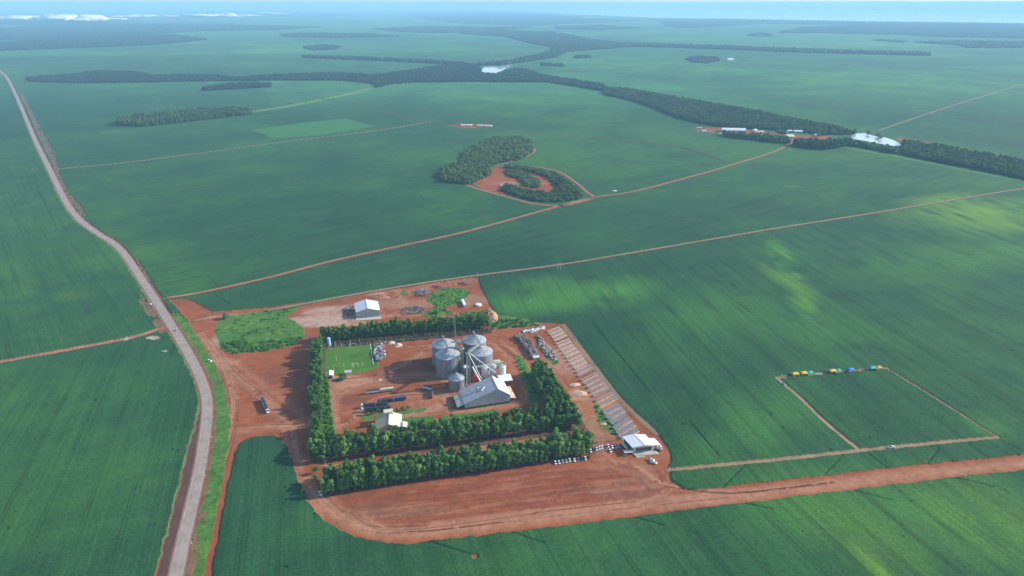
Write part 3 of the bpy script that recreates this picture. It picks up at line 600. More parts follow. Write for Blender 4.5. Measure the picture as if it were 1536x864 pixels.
# ------------------------------------------------------------------ vegetation
def leaf_cloud(n, seed, shape, size, droop=0.3):
    """n bent leaf sprays as quads; shape(rng) gives a place, its outward direction"""
    g = np.random.default_rng(seed); V = []; Q = []
    for i in range(n):
        p, o = shape(g); s = size * g.uniform(0.65, 1.35)
        nrm = o * 0.8 + g.normal(0, 0.55, 3); nrm[2] += 0.35; nrm /= np.linalg.norm(nrm) + 1e-6
        u = np.cross(nrm, g.normal(0, 1, 3)); u /= np.linalg.norm(u) + 1e-6; v = np.cross(nrm, u)
        k = len(V)
        V += [p - u * s * .5 - v * s * .35, p + u * s * .5 - v * s * .45, p + u * s * .4 + v * s * .5 - nrm * s * droop * .5, p - u * s * .5 + v * s * .4 - nrm * s * droop * .3]
        Q.append((k, k + 1, k + 2, k + 3))
    return np.array(V, np.float32), np.array(Q, np.int32)
def euc_shape(h0, h1, rad, nlump, seed):
    g0 = np.random.default_rng(seed); L = []
    for i in range(nlump):
        t = (i + g0.uniform(0.2, 0.8)) / nlump; r = rad * (0.35 + 0.75 * math.sin(math.pi * (0.28 + t * 0.5)))
        a = g0.uniform(0, 6.28); L.append((np.array([math.cos(a) * r * .5, math.sin(a) * r * .5, h0 + (h1 - h0) * t]), r * g0.uniform(.5, .72)))
    def f(g):
        c, r = L[g.integers(len(L))]; d = g.normal(0, 1, 3); d /= np.linalg.norm(d); 
        return c + d * np.array([1, 1, 0.85]) * r * g.uniform(.65, 1.05), d
    return f
EUC = leaf_mat('eucalyptus_leaf', (0.058, 0.145, 0.030), (0.180, 0.350, 0.070), (0.29, 0.45, 0.12))
EUC2 = leaf_mat('hedge_leaf', (0.060, 0.150, 0.028), (0.185, 0.360, 0.064), (0.30, 0.45, 0.10))
BARK = mat('bark', (0.26, 0.19, 0.14), 0.9, var=0.3, scale=1.5)
euc_v = []
for k in range(6):
    h = (15.5, 16.5, 14.5, 16, 15, 17)[k]
    V, Q = leaf_cloud(360, 100 + k, euc_shape(3.6, h - 1.6, 2.75 + .15 * (k % 3), 12, 50 + k), 1.2)
    tb = MB(); tb.tube((0, 0, 0), (.15, .1, h * .55), .24, 6, .15); tb.tube((.15, .1, h * .55), (0, .2, h - 1), .15, 5, .04)
    for q in range(6):
        zz = 4 + q * 1.7; an = q * 2.4 + k; tb.tube((.1, .05, zz), (math.cos(an) * 1.5, math.sin(an) * 1.5, zz + 1.5), .07, 4, .03)
    crown = np_mesh('crown', V, Q, EUC); trunk = tb.obj('trunk', BARK)
    euc_v.append((crown.data, trunk.data, V, Q)); bpy.data.objects.remove(crown); bpy.data.objects.remove(trunk)
def line_pts(P, step):
    P = [at(*p).xy for p in P]; out = []; s = 0; nxt = 0
    for a, b in zip(P[:-1], P[1:]):
        L = (b - a).length
        while nxt <= s + L:
            out.append(a.lerp(b, (nxt - s) / L)); nxt += step
        s += L
    return out
belt = []   # x, y, scale, which
def add_rows(front, back, n, step, key, sc=1.0, jit=.7):
    for r in range(n):
        t = r / max(1, n - 1); P = [(a[0] * (1 - t) + b[0] * t, a[1] * (1 - t) + b[1] * t) for a, b in zip(front, back)]
        for q in line_pts(P, step):
            belt.append((q.x + random.uniform(-jit, jit), q.y + random.uniform(-jit, jit), sc * random.uniform(.80, 1.13), key, r)) if random.random() > .04 else None
add_rows([(488, 742), (640, 718), (760, 702), (884, 681)], [(490, 722), (640, 699), (760, 685), (884, 663)], 4, 4.4, 'outer')
add_rows([(478, 692), (567, 681), (760, 654), (866, 640)], [(484, 674), (567, 664), (760, 638), (850, 622)], 3, 4.9, 'inner')
add_rows([(814, 560), (843, 600), (870, 645)], [(800, 562), (809, 592), (830, 628)], 4, 4.6, 'side', .95)
add_rows([(470, 522), (470, 600), (470, 688)], [(481, 518), (481, 600), (482, 672)], 3, 4.6, 'hedge', .88)
add_rows([(492, 513), (573, 505), (640, 499), (735, 492)], [(486, 508), (573, 499), (640, 494), (731, 487)], 3, 4.4, 'rear', .92)
belt2 = []
for (x, y, s, k, r) in belt:
    px, py = px_of(x, y)
    if k == 'hedge' and 624 < py < 643: s *= .5
    belt2.append((x, y, s, k, r))
belt2.sort(key=lambda b: math.hypot(b[0], b[1]))
LAB = {'outer': ('leafy eucalyptus in the outer tree belt beside the wide red lot', 'eucalyptus trees of the outer belt'),
       'inner': ('leafy eucalyptus in the inner tree belt beside the silo yard', 'eucalyptus trees of the inner belt'),
       'side': ('dark eucalyptus in the slanting belt beside the solar panels', 'eucalyptus trees of the slanting belt'),
       'hedge': ('dense eucalyptus in the long hedge beside the truck apron', 'eucalyptus trees of the apron hedge')}
rest_V, rest_Q, nv = [], [], 0
for i, (x, y, s, k, r) in enumerate(belt2):
    v = random.randrange(6); rz = random.uniform(0, 6.28); sz = s * random.uniform(.92, 1.1)
    if i < 296:
        t = thing('eucalyptus_tree', LAB[k][0], 'tree', (x, y, 0), rz, LAB[k][1]); t.scale = (s, s, sz)
        for nm, d in (('crown', euc_v[v][0]), ('trunk', euc_v[v][1])):
            c = bpy.data.objects.new(nm, d); COL.objects.link(c); c.parent = t
    else:
        V, Q = euc_v[v][2], euc_v[v][3]; cs, sn = math.cos(rz), math.sin(rz)
        W = np.stack([(V[:, 0] * cs - V[:, 1] * sn) * s + x, (V[:, 0] * sn + V[:, 1] * cs) * s + y, V[:, 2] * sz], 1)
        rest_V.append(W); rest_Q.append(Q + nv); nv += len(V)
        mbt = MB(); mbt.tube((x, y, 0), (x, y, 9 * s), .22, 3, .1); n0 = len(mbt.v)
        tv = np.array([tuple(q) for q in mbt.v], np.float32); rest_V.append(tv); rest_Q.append(np.array([(j, (j + 1) % 3, 3 + (j + 1) % 3, 3 + j) for j in range(3)], np.int32) + nv); nv += len(tv)
o = np_mesh('tree_belt', np.concatenate(rest_V), np.concatenate(rest_Q), EUC2)
tag(o, 'far rows of eucalyptus closing the silo yard', 'trees', kind='stuff')

def bush_cloud(name, pts, m, size, n, label, cat, seed, hs=1.0):
    g = np.random.default_rng(seed); Vs = []; Qs = []; nv = 0
    for (x, y, r, h) in pts:
        def f(gg):
            d = gg.normal(0, 1, 3); d /= np.linalg.norm(d); d[2] = abs(d[2]); return np.array([x, y, .1]) + d * np.array([r, r, h]) * gg.uniform(.55, 1.05), d
        V, Q = leaf_cloud(n, int(g.integers(1e9)), f, size); Vs.append(V); Qs.append(Q + nv); nv += len(V)
    o = np_mesh(name, np.concatenate(Vs), np.concatenate(Qs), m)
    return tag(o, label, cat, kind='stuff')
def scatter(poly, step, keep=1.0, seed=0):
    g = np.random.default_rng(seed); W = [at(*p) for p in poly]
    x0, x1, y0, y1 = min(p.x for p in W), max(p.x for p in W), min(p.y for p in W), max(p.y for p in W)
    xs, ys = np.meshgrid(np.arange(x0, x1, step), np.arange(y0, y1, step)); xs = xs.ravel() + g.uniform(-.5, .5, xs.size) * step; ys = ys.ravel() + g.uniform(-.5, .5, ys.size) * step
    dep = ys * cp + HC * sp; px = 768 + F * xs / dep; py = 432 - F * (ys * sp - HC * cp) / dep
    mk = pip(poly, px, py) & (g.random(xs.size) < keep)
    return xs[mk], ys[mk]
SCR = leaf_mat('scrub_leaf', (0.030, 0.095, 0.018), (0.080, 0.20, 0.030), (0.13, 0.25, 0.04))
DRY = leaf_mat('dry_leaf', (0.085, 0.085, 0.035), (0.17, 0.13, 0.06), (0.26, 0.16, 0.08))
BRI2 = leaf_mat('scrub_bright_leaf', (0.045, 0.14, 0.02), (0.11, 0.27, 0.035), (0.18, 0.33, 0.06))
BRI = leaf_mat('bright_leaf', (0.055, 0.16, 0.02), (0.12, 0.27, 0.035))
xs, ys = scatter([(334, 516), (352, 512), (385, 514), (410, 511), (452, 506), (456, 507), (440, 518), (398, 526), (352, 530), (338, 525)], 3.6, .62, 3)
pts = [(x, y, random.uniform(1.5, 3), random.uniform(1.2, 3)) for x, y in zip(xs, ys)]
xs, ys = scatter(SCRUB, 4.2, .10, 4); pts += [(x, y, random.uniform(.8, 1.8), random.uniform(.6, 1.5)) for x, y in zip(xs, ys)]
for (a, b, r) in ((380, 498, 3), (384, 496, 3.4), (376, 500, 2.6), (389, 494, 3), (400, 467, 1.6), (418, 478, 1.5), (405, 470, 1.4), (355, 480, 1.5)):
    p = at(a, b); pts.append((p.x, p.y, r, r))
bush_cloud('scrub', pts, BRI2, .9, 70, 'bright green scrub bushes on the waste ground', 'scrub', 5)
xs, ys = scatter([(490, 515), (573, 508), (640, 502), (738, 494), (738, 499), (640, 509), (573, 515), (492, 521)], 2.6, .9, 6)
bush_cloud('undergrowth', [(x, y, random.uniform(1.2, 2), random.uniform(1.5, 3.6)) for x, y in zip(xs, ys)], DRY, .8, 40, 'dry brown undergrowth below the rear tree belt', 'undergrowth', 7)
xs, ys = scatter([(486, 560), (492, 566), (497, 610), (500, 645), (508, 662), (488, 668), (484, 600)], 3.0, .8, 8)
pts = [(x, y, random.uniform(1.4, 2.2), random.uniform(1.8, 4)) for x, y in zip(xs, ys)]
bush_cloud('shrubs', pts, BRI, .9, 60, 'light green shrubs along the inside of the hedge', 'shrubs', 9)
xs, ys = scatter([(738, 480), (775, 478), (812, 489), (738, 494)], 2.4, .6, 10)
pts = [(x, y, random.uniform(.9, 1.6), random.uniform(.7, 1.5)) for x, y in zip(xs, ys)]
for P, kp in ((GRASS[5], .3), (GRASS[6], .7), (GRASS[12], .3), (GRASS[11], .3), (GRASS[13], .4)):
    xs, ys = scatter(P, 3, kp, 12); pts += [(x, y, random.uniform(.6, 1.3), random.uniform(.4, 1)) for x, y in zip(xs, ys)]
bush_cloud('weeds', pts, SCR, .8, 30, 'green weeds on the rough ground', 'weeds', 13)

# woods: crowns packed together, leafy near, lumpy far
def ico_lump(seed, sub=1):
    bm = bmesh.new(); bmesh.ops.create_icosphere(bm, subdivisions=sub + 1, radius=1.0); g = np.random.default_rng(seed)
    V = np.array([tuple(v.co) for v in bm.verts], np.float32); Fq = np.array([[l.index for l in f.verts] for f in bm.faces], np.int32); bm.free()
    V *= (1 + g.normal(0, .17, (len(V), 1))).astype(np.float32); return V, Fq
LUMP = [ico_lump(200 + i, 1) for i in range(5)]
def dome(g):
    d = g.normal(0, 1, 3); d /= np.linalg.norm(d)
    return np.array([0, 0, .1]) + d * g.uniform(.6, 1.08) * np.array([1, 1, .9]), d
LEAFY = [leaf_cloud(95, 300 + i, dome, .62) for i in range(5)]
WOODL = leaf_mat('wood_leaf', (0.050, 0.100, 0.032), (0.150, 0.225, 0.066), (0.24, 0.28, 0.10), scale=0.045)
WOODD = leaf_mat('gallery_wood_leaf', (0.032, 0.076, 0.028), (0.110, 0.185, 0.054), (0.18, 0.24, 0.08), scale=0.022)
WOODF = leaf_mat('far_wood_leaf', (0.010, 0.028, 0.014), (0.030, 0.064, 0.024), (0.05, 0.09, 0.03), scale=0.012)
WOODE = leaf_mat('far_eucalyptus_leaf', (0.030, 0.078, 0.026), (0.075, 0.15, 0.04))
WL = {'island': 'wooded islet around a red clearing among the crops', 'strip': 'narrow strip of dark woodland among the crops', 'river': 'dark gallery forest following the stream', 'eucalypt': 'pale green block of planted trees by the far farm', 'far': 'hazy far woodland among distant fields'}
for ip, (poly, hgt, kd) in enumerate(FOREST):
    cy = sum(p[1] for p in poly) / len(poly); D = at(768, cy).y
    step = max(5.2 if kd == 'island' else 6.5, D / (420 if kd != 'far' else 330))
    xs, ys = scatter(poly, step, .86, 400 + ip)
    if len(xs) == 0: continue
    leafy = D < 2900
    T = LEAFY if leafy else LUMP
    g = np.random.default_rng(500 + ip); Vs, Qs, nv = [], [], 0
    for x, y in zip(xs, ys):
        V, Q = T[g.integers(5)]; a = g.uniform(0, 6.28); cs, sn = math.cos(a), math.sin(a)
        r = step * g.uniform(.45, .95); h = hgt * g.uniform(.55, 1.35) * (1 if kd != 'eucalypt' else g.uniform(.9, 1.05)); zz = h * .55
        Vs.append(np.stack([(V[:, 0] * cs - V[:, 1] * sn) * r + x, (V[:, 0] * sn + V[:, 1] * cs) * r + y, V[:, 2] * h * .5 + zz], 1)); Qs.append(Q + nv); nv += len(V)
    o = np_mesh('forest', np.concatenate(Vs), np.concatenate(Qs), WOODL if kd == 'island' else (WOODE if kd == 'eucalypt' else (WOODD if D < 3000 else WOODF)), nv=4 if leafy else 3)
    tag(o, WL[kd], 'forest', kind='stuff')
# ------------------------------------------------------------------ paints
GALV = mat('galvanised_steel', (0.36, 0.385, 0.41), 0.42, 0.25, var=0.24, scale=0.35, wave=('Z', 1.6, 0.22), dust=.55)
ROOFG = mat('silo_roof_sheet', (0.49, 0.52, 0.54), 0.4, 0.25, var=0.16, scale=0.5, dust=.4)
STEEL = mat('steel_frame', (0.34, 0.35, 0.36), 0.5, 0.3, var=0.25, scale=0.6)
OLD = mat('yellowed_steel', (0.42, 0.39, 0.25), 0.6, 0.1, var=0.3, scale=0.5)
DARK = mat('dark_steel', (0.07, 0.075, 0.085), 0.55, 0.2, var=0.3, scale=0.6)
WHITE = mat('white_paint', (0.80, 0.80, 0.78), 0.5, var=0.06, scale=0.4)
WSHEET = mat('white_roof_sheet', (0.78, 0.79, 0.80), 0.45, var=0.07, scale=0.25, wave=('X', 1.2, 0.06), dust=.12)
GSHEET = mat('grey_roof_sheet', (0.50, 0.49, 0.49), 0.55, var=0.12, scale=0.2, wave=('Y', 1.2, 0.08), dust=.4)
WALLG = mat('grey_wall_sheet', (0.42, 0.46, 0.49), 0.6, var=0.08, scale=0.3, wave=('X', 1.4, 0.1), dust=.35)
GREENP = mat('green_wall_paint', (0.035, 0.17, 0.10), 0.6, var=0.15, scale=0.5)
CONC = mat('concrete', (0.50, 0.44, 0.37), 0.9, var=0.15, scale=0.4, bump=0.2)
CREAM = mat('cream_roof_tiles', (0.72, 0.64, 0.46), 0.8, var=0.1, scale=0.6, wave=('X', 2.0, 0.1))
CREAMW = mat('cream_wall', (0.62, 0.55, 0.42), 0.85, var=0.08, scale=0.5)
GLASS = mat('dark_glass', (0.02, 0.025, 0.03), 0.08, var=0.1, spec=0.6)
RUB = mat('rubber', (0.02, 0.02, 0.02), 0.85, var=0.2)
RED = mat('red_paint', (0.40, 0.03, 0.035), 0.4, var=0.15)
BLUET = mat('light_blue_tank', (0.28, 0.56, 0.74), 0.5, var=0.08)
WOOD = mat('weathered_logs', (0.33, 0.26, 0.23), 0.95, var=0.35, scale=1.2)
TARP = mat('dark_tarpaulin', (0.035, 0.045, 0.06), 0.5, var=0.3, scale=0.5)
BLUEP = mat('blue_paint', (0.035, 0.07, 0.20), 0.45, var=0.15)
BEIGE = mat('beige_load', (0.62, 0.53, 0.46), 0.8, var=0.12, scale=0.5)
POSTM = mat('pale_concrete_post', (0.55, 0.52, 0.47), 0.9, var=0.1)
NETM = mat('fence_wire', (0.42, 0.42, 0.38), 0.6, 0.2, var=0.2)
SOILM = mat('red_soil_heap', (0.40, 0.18, 0.10), 0.95, var=0.25, scale=0.5, bump=0.5)
PALES = mat('pale_sand_heap', (0.62, 0.42, 0.30), 0.95, var=0.15, scale=0.5, bump=0.4)
CLAY = mat('dark_clay_heap', (0.16, 0.065, 0.045), 0.95, var=0.3, scale=0.5, bump=0.5)
PALEPLASTIC = mat('white_plastic_sheet', (0.74, 0.74, 0.74), 0.5, var=0.08, scale=0.8)
GRAV = mat('raked_subsoil', (.44, .26, .17), .95, var=.3, scale=.4)
def solar_mat(nm='solar_cells', k=1.0):
    m, nt, p = new_mat(nm); L = nt.links
    tc = N(nt, 'ShaderNodeTexCoord'); br = N(nt, 'ShaderNodeTexBrick'); br.offset = 0
    br.inputs['Scale'].default_value = 1; br.inputs['Brick Width'].default_value = 1.05; br.inputs['Row Height'].default_value = 2.0; br.inputs['Mortar Size'].default_value = .035
    br.inputs['Color1'].default_value = (.075 * k, .085 * k, .11 * k, 1); br.inputs['Color2'].default_value = (.09 * k, .10 * k, .125 * k, 1); br.inputs['Mortar'].default_value = (.45, .46, .48, 1)
    L.new(tc.outputs['Object'], br.inputs['Vector']); L.new(br.outputs[0], p.inputs['Base Color']); p.inputs['Roughness'].default_value = .5; p.inputs['Specular IOR Level'].default_value = .35
    return m
SOLAR = solar_mat('solar_cells', 1.15); SOLARP = mat('dusty_skylit_glass', (.33, .29, .26), .5, var=.2); FRM = mat('dull_aluminium', (.48, .46, .43), .5, .2, var=.15)  # upper rows: dusty panel copy with reflected sky worked into its tone

# ------------------------------------------------------------------ silos
def silo(c, r, he, ha, label, ladder=True, group='corrugated grain silos'):
    t = thing('grain_silo', label, 'silo', (c.x, c.y, 0), random.uniform(0, .3), group)
    b = MB(); n = 48; pr = []
    k = int(he / .9)
    for i in range(k):
        z = .6 + (he - .6) * i / k; pr += [(r, z), (r + .05, z + .3)]
    b.lathe([(r + .6, 0), (r + .6, .6)] , n); b.lathe(pr + [(r, he)], n); b.obj('wall', GALV, t, False)
    b = MB(); b.lathe([(r + .25, he - .05), (r + .25, he + .05), (1.1, ha - .5), (1.1, ha + .2), (.2, ha + .35)], n)
    for i in range(24):
        a = 2 * math.pi * i / 24; ca, sa = math.cos(a), math.sin(a)
        b.beam((ca * 1.2, sa * 1.2, ha - .42), (ca * (r + .2), sa * (r + .2), he + .12), .16, .14)
    rf = b.obj('roof', ROOFG, t)
    for i in range(10):
        a = 2 * math.pi * i / 10 + .2; q = .62; zz = he + (ha - he) * (1 - q)
        MB().box((math.cos(a) * r * q, math.sin(a) * r * q, zz + .25), (.8, .8, .9), a).obj('vent', STEEL, rf)
    b = MB()
    for i in range(36):
        a = 2 * math.pi * i / 36; b.beam((math.cos(a) * (r + .12), math.sin(a) * (r + .12), .6), (math.cos(a) * (r + .12), math.sin(a) * (r + .12), he), .12, .12)
    b.obj('stiffeners', GALV, t)
    if ladder:
        b = MB(); a = -1.9; x, y = math.cos(a) * (r + .35), math.sin(a) * (r + .35); ux, uy = -math.sin(a) * .3, math.cos(a) * .3
        b.tube((x + ux, y + uy, 0), (x + ux, y + uy, he + .6), .06, 4); b.tube((x - ux, y - uy, 0), (x - ux, y - uy, he + .6), .06, 4)
        for q in range(int(he / .6)): b.tube((x + ux, y + uy, q * .6 + .3), (x - ux, y - uy, q * .6 + .3), .035, 4)
        b.obj('ladder', STEEL, t)
    return t
HA, HE, SR = 26.0, 20.6, 12.0
S1 = at(671.3, 524.2, HA); S2 = at(665.4, 508.6, HA); S3 = at(711.5, 502.8, HA); S4 = at(720.5, 519.5, HA); S5 = at(684.8, 560.0, 16.0)
silo(S1, SR, HE, HA, 'big grey silo in front of the left pair, nearest the parked trucks')
silo(S2, SR, HE, HA, 'big grey silo behind another one, nearest the football lawn')
silo(S3, SR, HE, HA, 'big grey silo with a sunlit white roof, farthest from the grain barn')
silo(S4, SR, HE, HA, 'big grey silo just behind the white tanks and the grain barn')
silo(S5, 7.3, 11.6, 16, 'smallest squat grey silo standing against the grain barn')

def tank(c, r, h, label):
    t = thing('white_tank', label, 'tank', (c.x, c.y, 0), 0, 'white upright tanks behind the barn')
    b = MB(); b.lathe([(r, 2.0), (r, h - 1.2), (r * .75, h - .4), (r * .2, h)], 24); b.obj('shell', WHITE, t, False)
    b = MB(); b.lathe([(.5, .6), (r, 2.05)], 16); b.obj('hopper', WHITE, t)
    for k in range(4):
        a = k * math.pi / 2 + .5; MB().tube((math.cos(a) * r * .9, math.sin(a) * r * .9, 0), (math.cos(a) * r * .9, math.sin(a) * r * .9, 2.6), .16, 6).obj('leg', STEEL, t)
    b = MB()
    for k in range(5): b.lathe([(r + .08, 3 + k * (h - 5) / 4), (r + .08, 3.15 + k * (h - 5) / 4)], 24)
    b.obj('hoop', STEEL, t)
tank(at(727, 567.5), 3.0, 13.5, 'white tank half hidden behind the barn ridge, leftmost of three')
tank(at(740, 566), 3.1, 14, 'white tank between the other two behind the barn')
tank(at(754, 566.5), 3.2, 14, 'white tank in full view beside the barn corner')

# elevator towers, conveyors, spouts
def tower(name, label, c, wd, h, m, head=True, grp=None):
    t = thing(name, label, 'tower', (c.x, c.y, 0), .25, grp)
    b = MB(); b.truss((0, 0, 0), (0, 0, h), wd, wd, .16, 3.2); b.obj('lattice', m, t)
    b = MB(); b.box((-wd * .2, 0, h / 2), (.7, .9, h)); b.box((wd * .2, 0, h / 2), (.7, .9, h)); b.obj('elevator_leg', STEEL, t)
    if head:
        b = MB(); b.box((0, 0, h + .15), (wd + 1.6, wd + 1.6, .2)); b.obj('platform', m, t)
        b = MB(); b.box((0, 0, h + 1.3), (2.2, 1.6, 2.0), 0, .7); b.obj('head_housing', STEEL, t)
        b = MB()
        for a, c_ in ((-1, -1), (1, -1), (1, 1), (-1, 1)): b.tube((a * (wd / 2 + .7), c_ * (wd / 2 + .7), h + .25), (a * (wd / 2 + .7), c_ * (wd / 2 + .7), h + 1.3), .06, 4)
        for k in range(4):
            p = ((-1, -1), (1, -1), (1, 1), (-1, 1)); a, c2 = p[k], p[(k + 1) % 4]; b.tube((a[0] * (wd / 2 + .7), a[1] * (wd / 2 + .7), h + 1.3), (c2[0] * (wd / 2 + .7), c2[1] * (wd / 2 + .7), h + 1.3), .06, 4)
        b.obj('railing', m, t)
    return t
gA = at(703.5, 576); hA = tall(703.5, 576, 530)
TA = tower('elevator_tower', 'yellowish lattice elevator tower in front of the four silos', gA, 3.2, hA, OLD, True)
gB = at(694, 563); hB = tall(694, 563, 523)
tower('elevator_tower', 'yellowish lattice elevator tower between the four silos, shorter and darker', gB, 3.0, hB, OLD, True)
gC = at(688, 551); hC = tall(688, 551, 512)
tower('elevator_tower', 'grey lattice elevator tower at the back between the silos', gC, 3.4, hC, STEEL, True)
gM = at(684.3, 549); hM = tall(684.3, 549, 471)
t = thing('radio_mast', 'thin grey lattice mast rising far above the silos', 'mast', (gM.x, gM.y, 0))
MB().truss((0, 0, 0), (0, 0, hM), 1.0, 1.0, .13, 2.4).obj('lattice', STEEL, t); MB().tube((0, 0, hM), (0, 0, hM + 3), .08, 5).obj('antenna', WHITE, t)
MB().box((0, .6, hM - 3), (.5, .3, 2.2)).obj('antenna', WHITE, t)
topA = Vector((gA.x, gA.y, hA + 1)); topB = Vector((gB.x, gB.y, hB + 1)); topC = Vector((gC.x, gC.y, hC + 1))
def apex(S, up=1.8): return Vector((S.x, S.y, HA + up))
def conveyor(name, label, p, q, wd, m, posts=()):
    t = thing(name, label, 'conveyor', (p + q) / 2 * 1.0)
    o = t.location.copy()
    b = MB(); b.truss(p - o, q - o, wd, 1.5, .1, 2.5); b.obj('truss', m, t)
    b = MB(); b.beam(p - o + Vector((0, 0, -.3)), q - o + Vector((0, 0, -.3)), wd * .55, .8); b.obj('trough', STEEL, t)
    if posts:
        b = MB()
        for e in (p, q): b.tube(e - o + Vector((0, 0, -.7)), e - o + Vector((0, 0, -1.9)), .35, 6)
        b.obj('chute', m, t)
    return t
ext2 = apex(S2) + (apex(S2) - apex(S1)).normalized() * 4; ext3 = apex(S3) + (apex(S3) - apex(S4)).normalized() * 5
conveyor('overhead_conveyor', 'grey conveyor bridge across the tops of the left silo pair', ext2, apex(S1), 1.5, STEEL, (1,))
conveyor('overhead_conveyor', 'grey conveyor bridge across the tops of the right silo pair', ext3, apex(S4), 1.6, STEEL, (1,))
conveyor('overhead_conveyor', 'yellowish conveyor from the front left silo top to the middle tower', apex(S1) + Vector((1, 0, .3)), topB + Vector((0, 0, .5)), 1.4, OLD)
conveyor('overhead_conveyor', 'yellowish conveyor from the front right silo top to the front tower', apex(S4) + Vector((-1, 0, .4)), topA + Vector((1, 1, .5)), 1.4, OLD)
conveyor('overhead_conveyor', 'long level conveyor joining both silo pairs past the back tower', (apex(S1) + apex(S2)) / 2 + Vector((6, 0, .6)), (apex(S3) + apex(S4)) / 2 + Vector((-2, 0, .9)), 1.2, STEEL)
def spout(label, p, q, r, m):
    o = (p + q) / 2; t = thing('grain_spout', label, 'spout', o); b = MB(); b.tube(p - o, q - o, r, 8); b.obj('pipe', m, t)
    b = MB()
    for k in (.02, .5, .98): e = (p - o).lerp(q - o, k); d = (q - p).normalized(); b.tube(e - d * .2, e + d * .2, r * 1.5, 8)
    b.obj('flange', STEEL, t)
spout('thin white spout from the front tower down to the white tanks', topA, at(744, 559.5, 13.5), .35, WHITE)
spout('white spout from the front tower down towards the barn roof', topA + Vector((0, -1, 0)), at(722.5, 569, 13), .35, WHITE)
spout('thick white inclined duct beside the red dryer', at(708.5, 550, 15), at(721, 573, 4), .8, WHITE)
spout('thick grey duct dropping from the front tower to the pit', topA + Vector((-1.2, 0, -2)), at(699.5, 579, 2), .45, STEEL)
# dryer
c = at(711.5, 572); t = thing('grain_dryer', 'red burner housing of the dryer between silos and barn', 'dryer', (c.x, c.y, 0), .3)
b = MB(); b.box((0, 0, 4), (5, 4.2, 5), 0, .92); b.lathe([(1.6, 6.5), (1.6, 8), (1.1, 8.4)], 16, (0, 0)); b.obj('housing', RED, t)
b = MB(); b.box((0, 0, .8), (5.6, 4.8, 1.5)); b.obj('base', DARK, t)
c = at(699.5, 572); t = thing('dryer_tower', 'grey louvred dryer tower squeezed between the front silo and lattice tower', 'dryer', (c.x, c.y, 0), .2)
b = MB(); b.box((0, 0, 8), (4.6, 4, 16)); b.obj('column', STEEL, t)
b = MB()
for k in range(14): b.box((0, -2.1, 1.5 + k), (4, .25, .3))
b.obj('louvre', DARK, t); MB().box((0, 0, 16.6), (5.2, 4.6, 1.0), 0, .6).obj('cap', WHITE, t)
c = at(706, 585); t = thing('receiving_pit', 'low white cleaning machine by the foot of the front tower', 'machine', (c.x, c.y, 0), .25)
MB().box((0, 0, 1.5), (5, 4, 3)).obj('casing', WHITE, t); MB().box((0, 0, 3.4), (3, 2, .8), 0, .6).obj('hopper', STEEL, t)
# gantry over the tanks
p, q = at(713, 550.5, 14.6), at(760, 546.5, 14.6)
t = thing('tank_gantry', 'pale green gantry carrying a walkway over the white tanks', 'gantry', (p + q) / 2); o = t.location.copy()
PGR = mat('pale_green_steel', (0.45, 0.52, 0.38), 0.6, 0.1, var=0.15)
b = MB(); b.truss(p - o, q - o, 2.2, 1.3, .12, 3); b.obj('walkway', PGR, t)
for k in (.02, .98):
    e = p.lerp(q, k) - o
    for s in (-.9, .9): MB().tube((e.x, e.y + s, -14.6), (e.x, e.y + s, 0), .17, 5).obj('leg', PGR, t)
MB().truss(p - o + Vector((0, 0, 0)), at(755, 542, 12) - o, 1.2, .8, .08, 3).obj('brace', PGR, t)
c = at(741, 551); t = thing('green_shed', 'small pale green shed with a bright hatch behind the white tanks', 'shed', (c.x, c.y, 0), .2)
MB().box((0, 0, 3), (13, 6, 6)).obj('wall', PGR, t); MB().box((0, 0, 6.25), (13.8, 6.8, .4)).obj('roof', PGR, t); MB().box((2, 0, 7), (4, 3, 1.1)).obj('hatch', BEIGE, t)

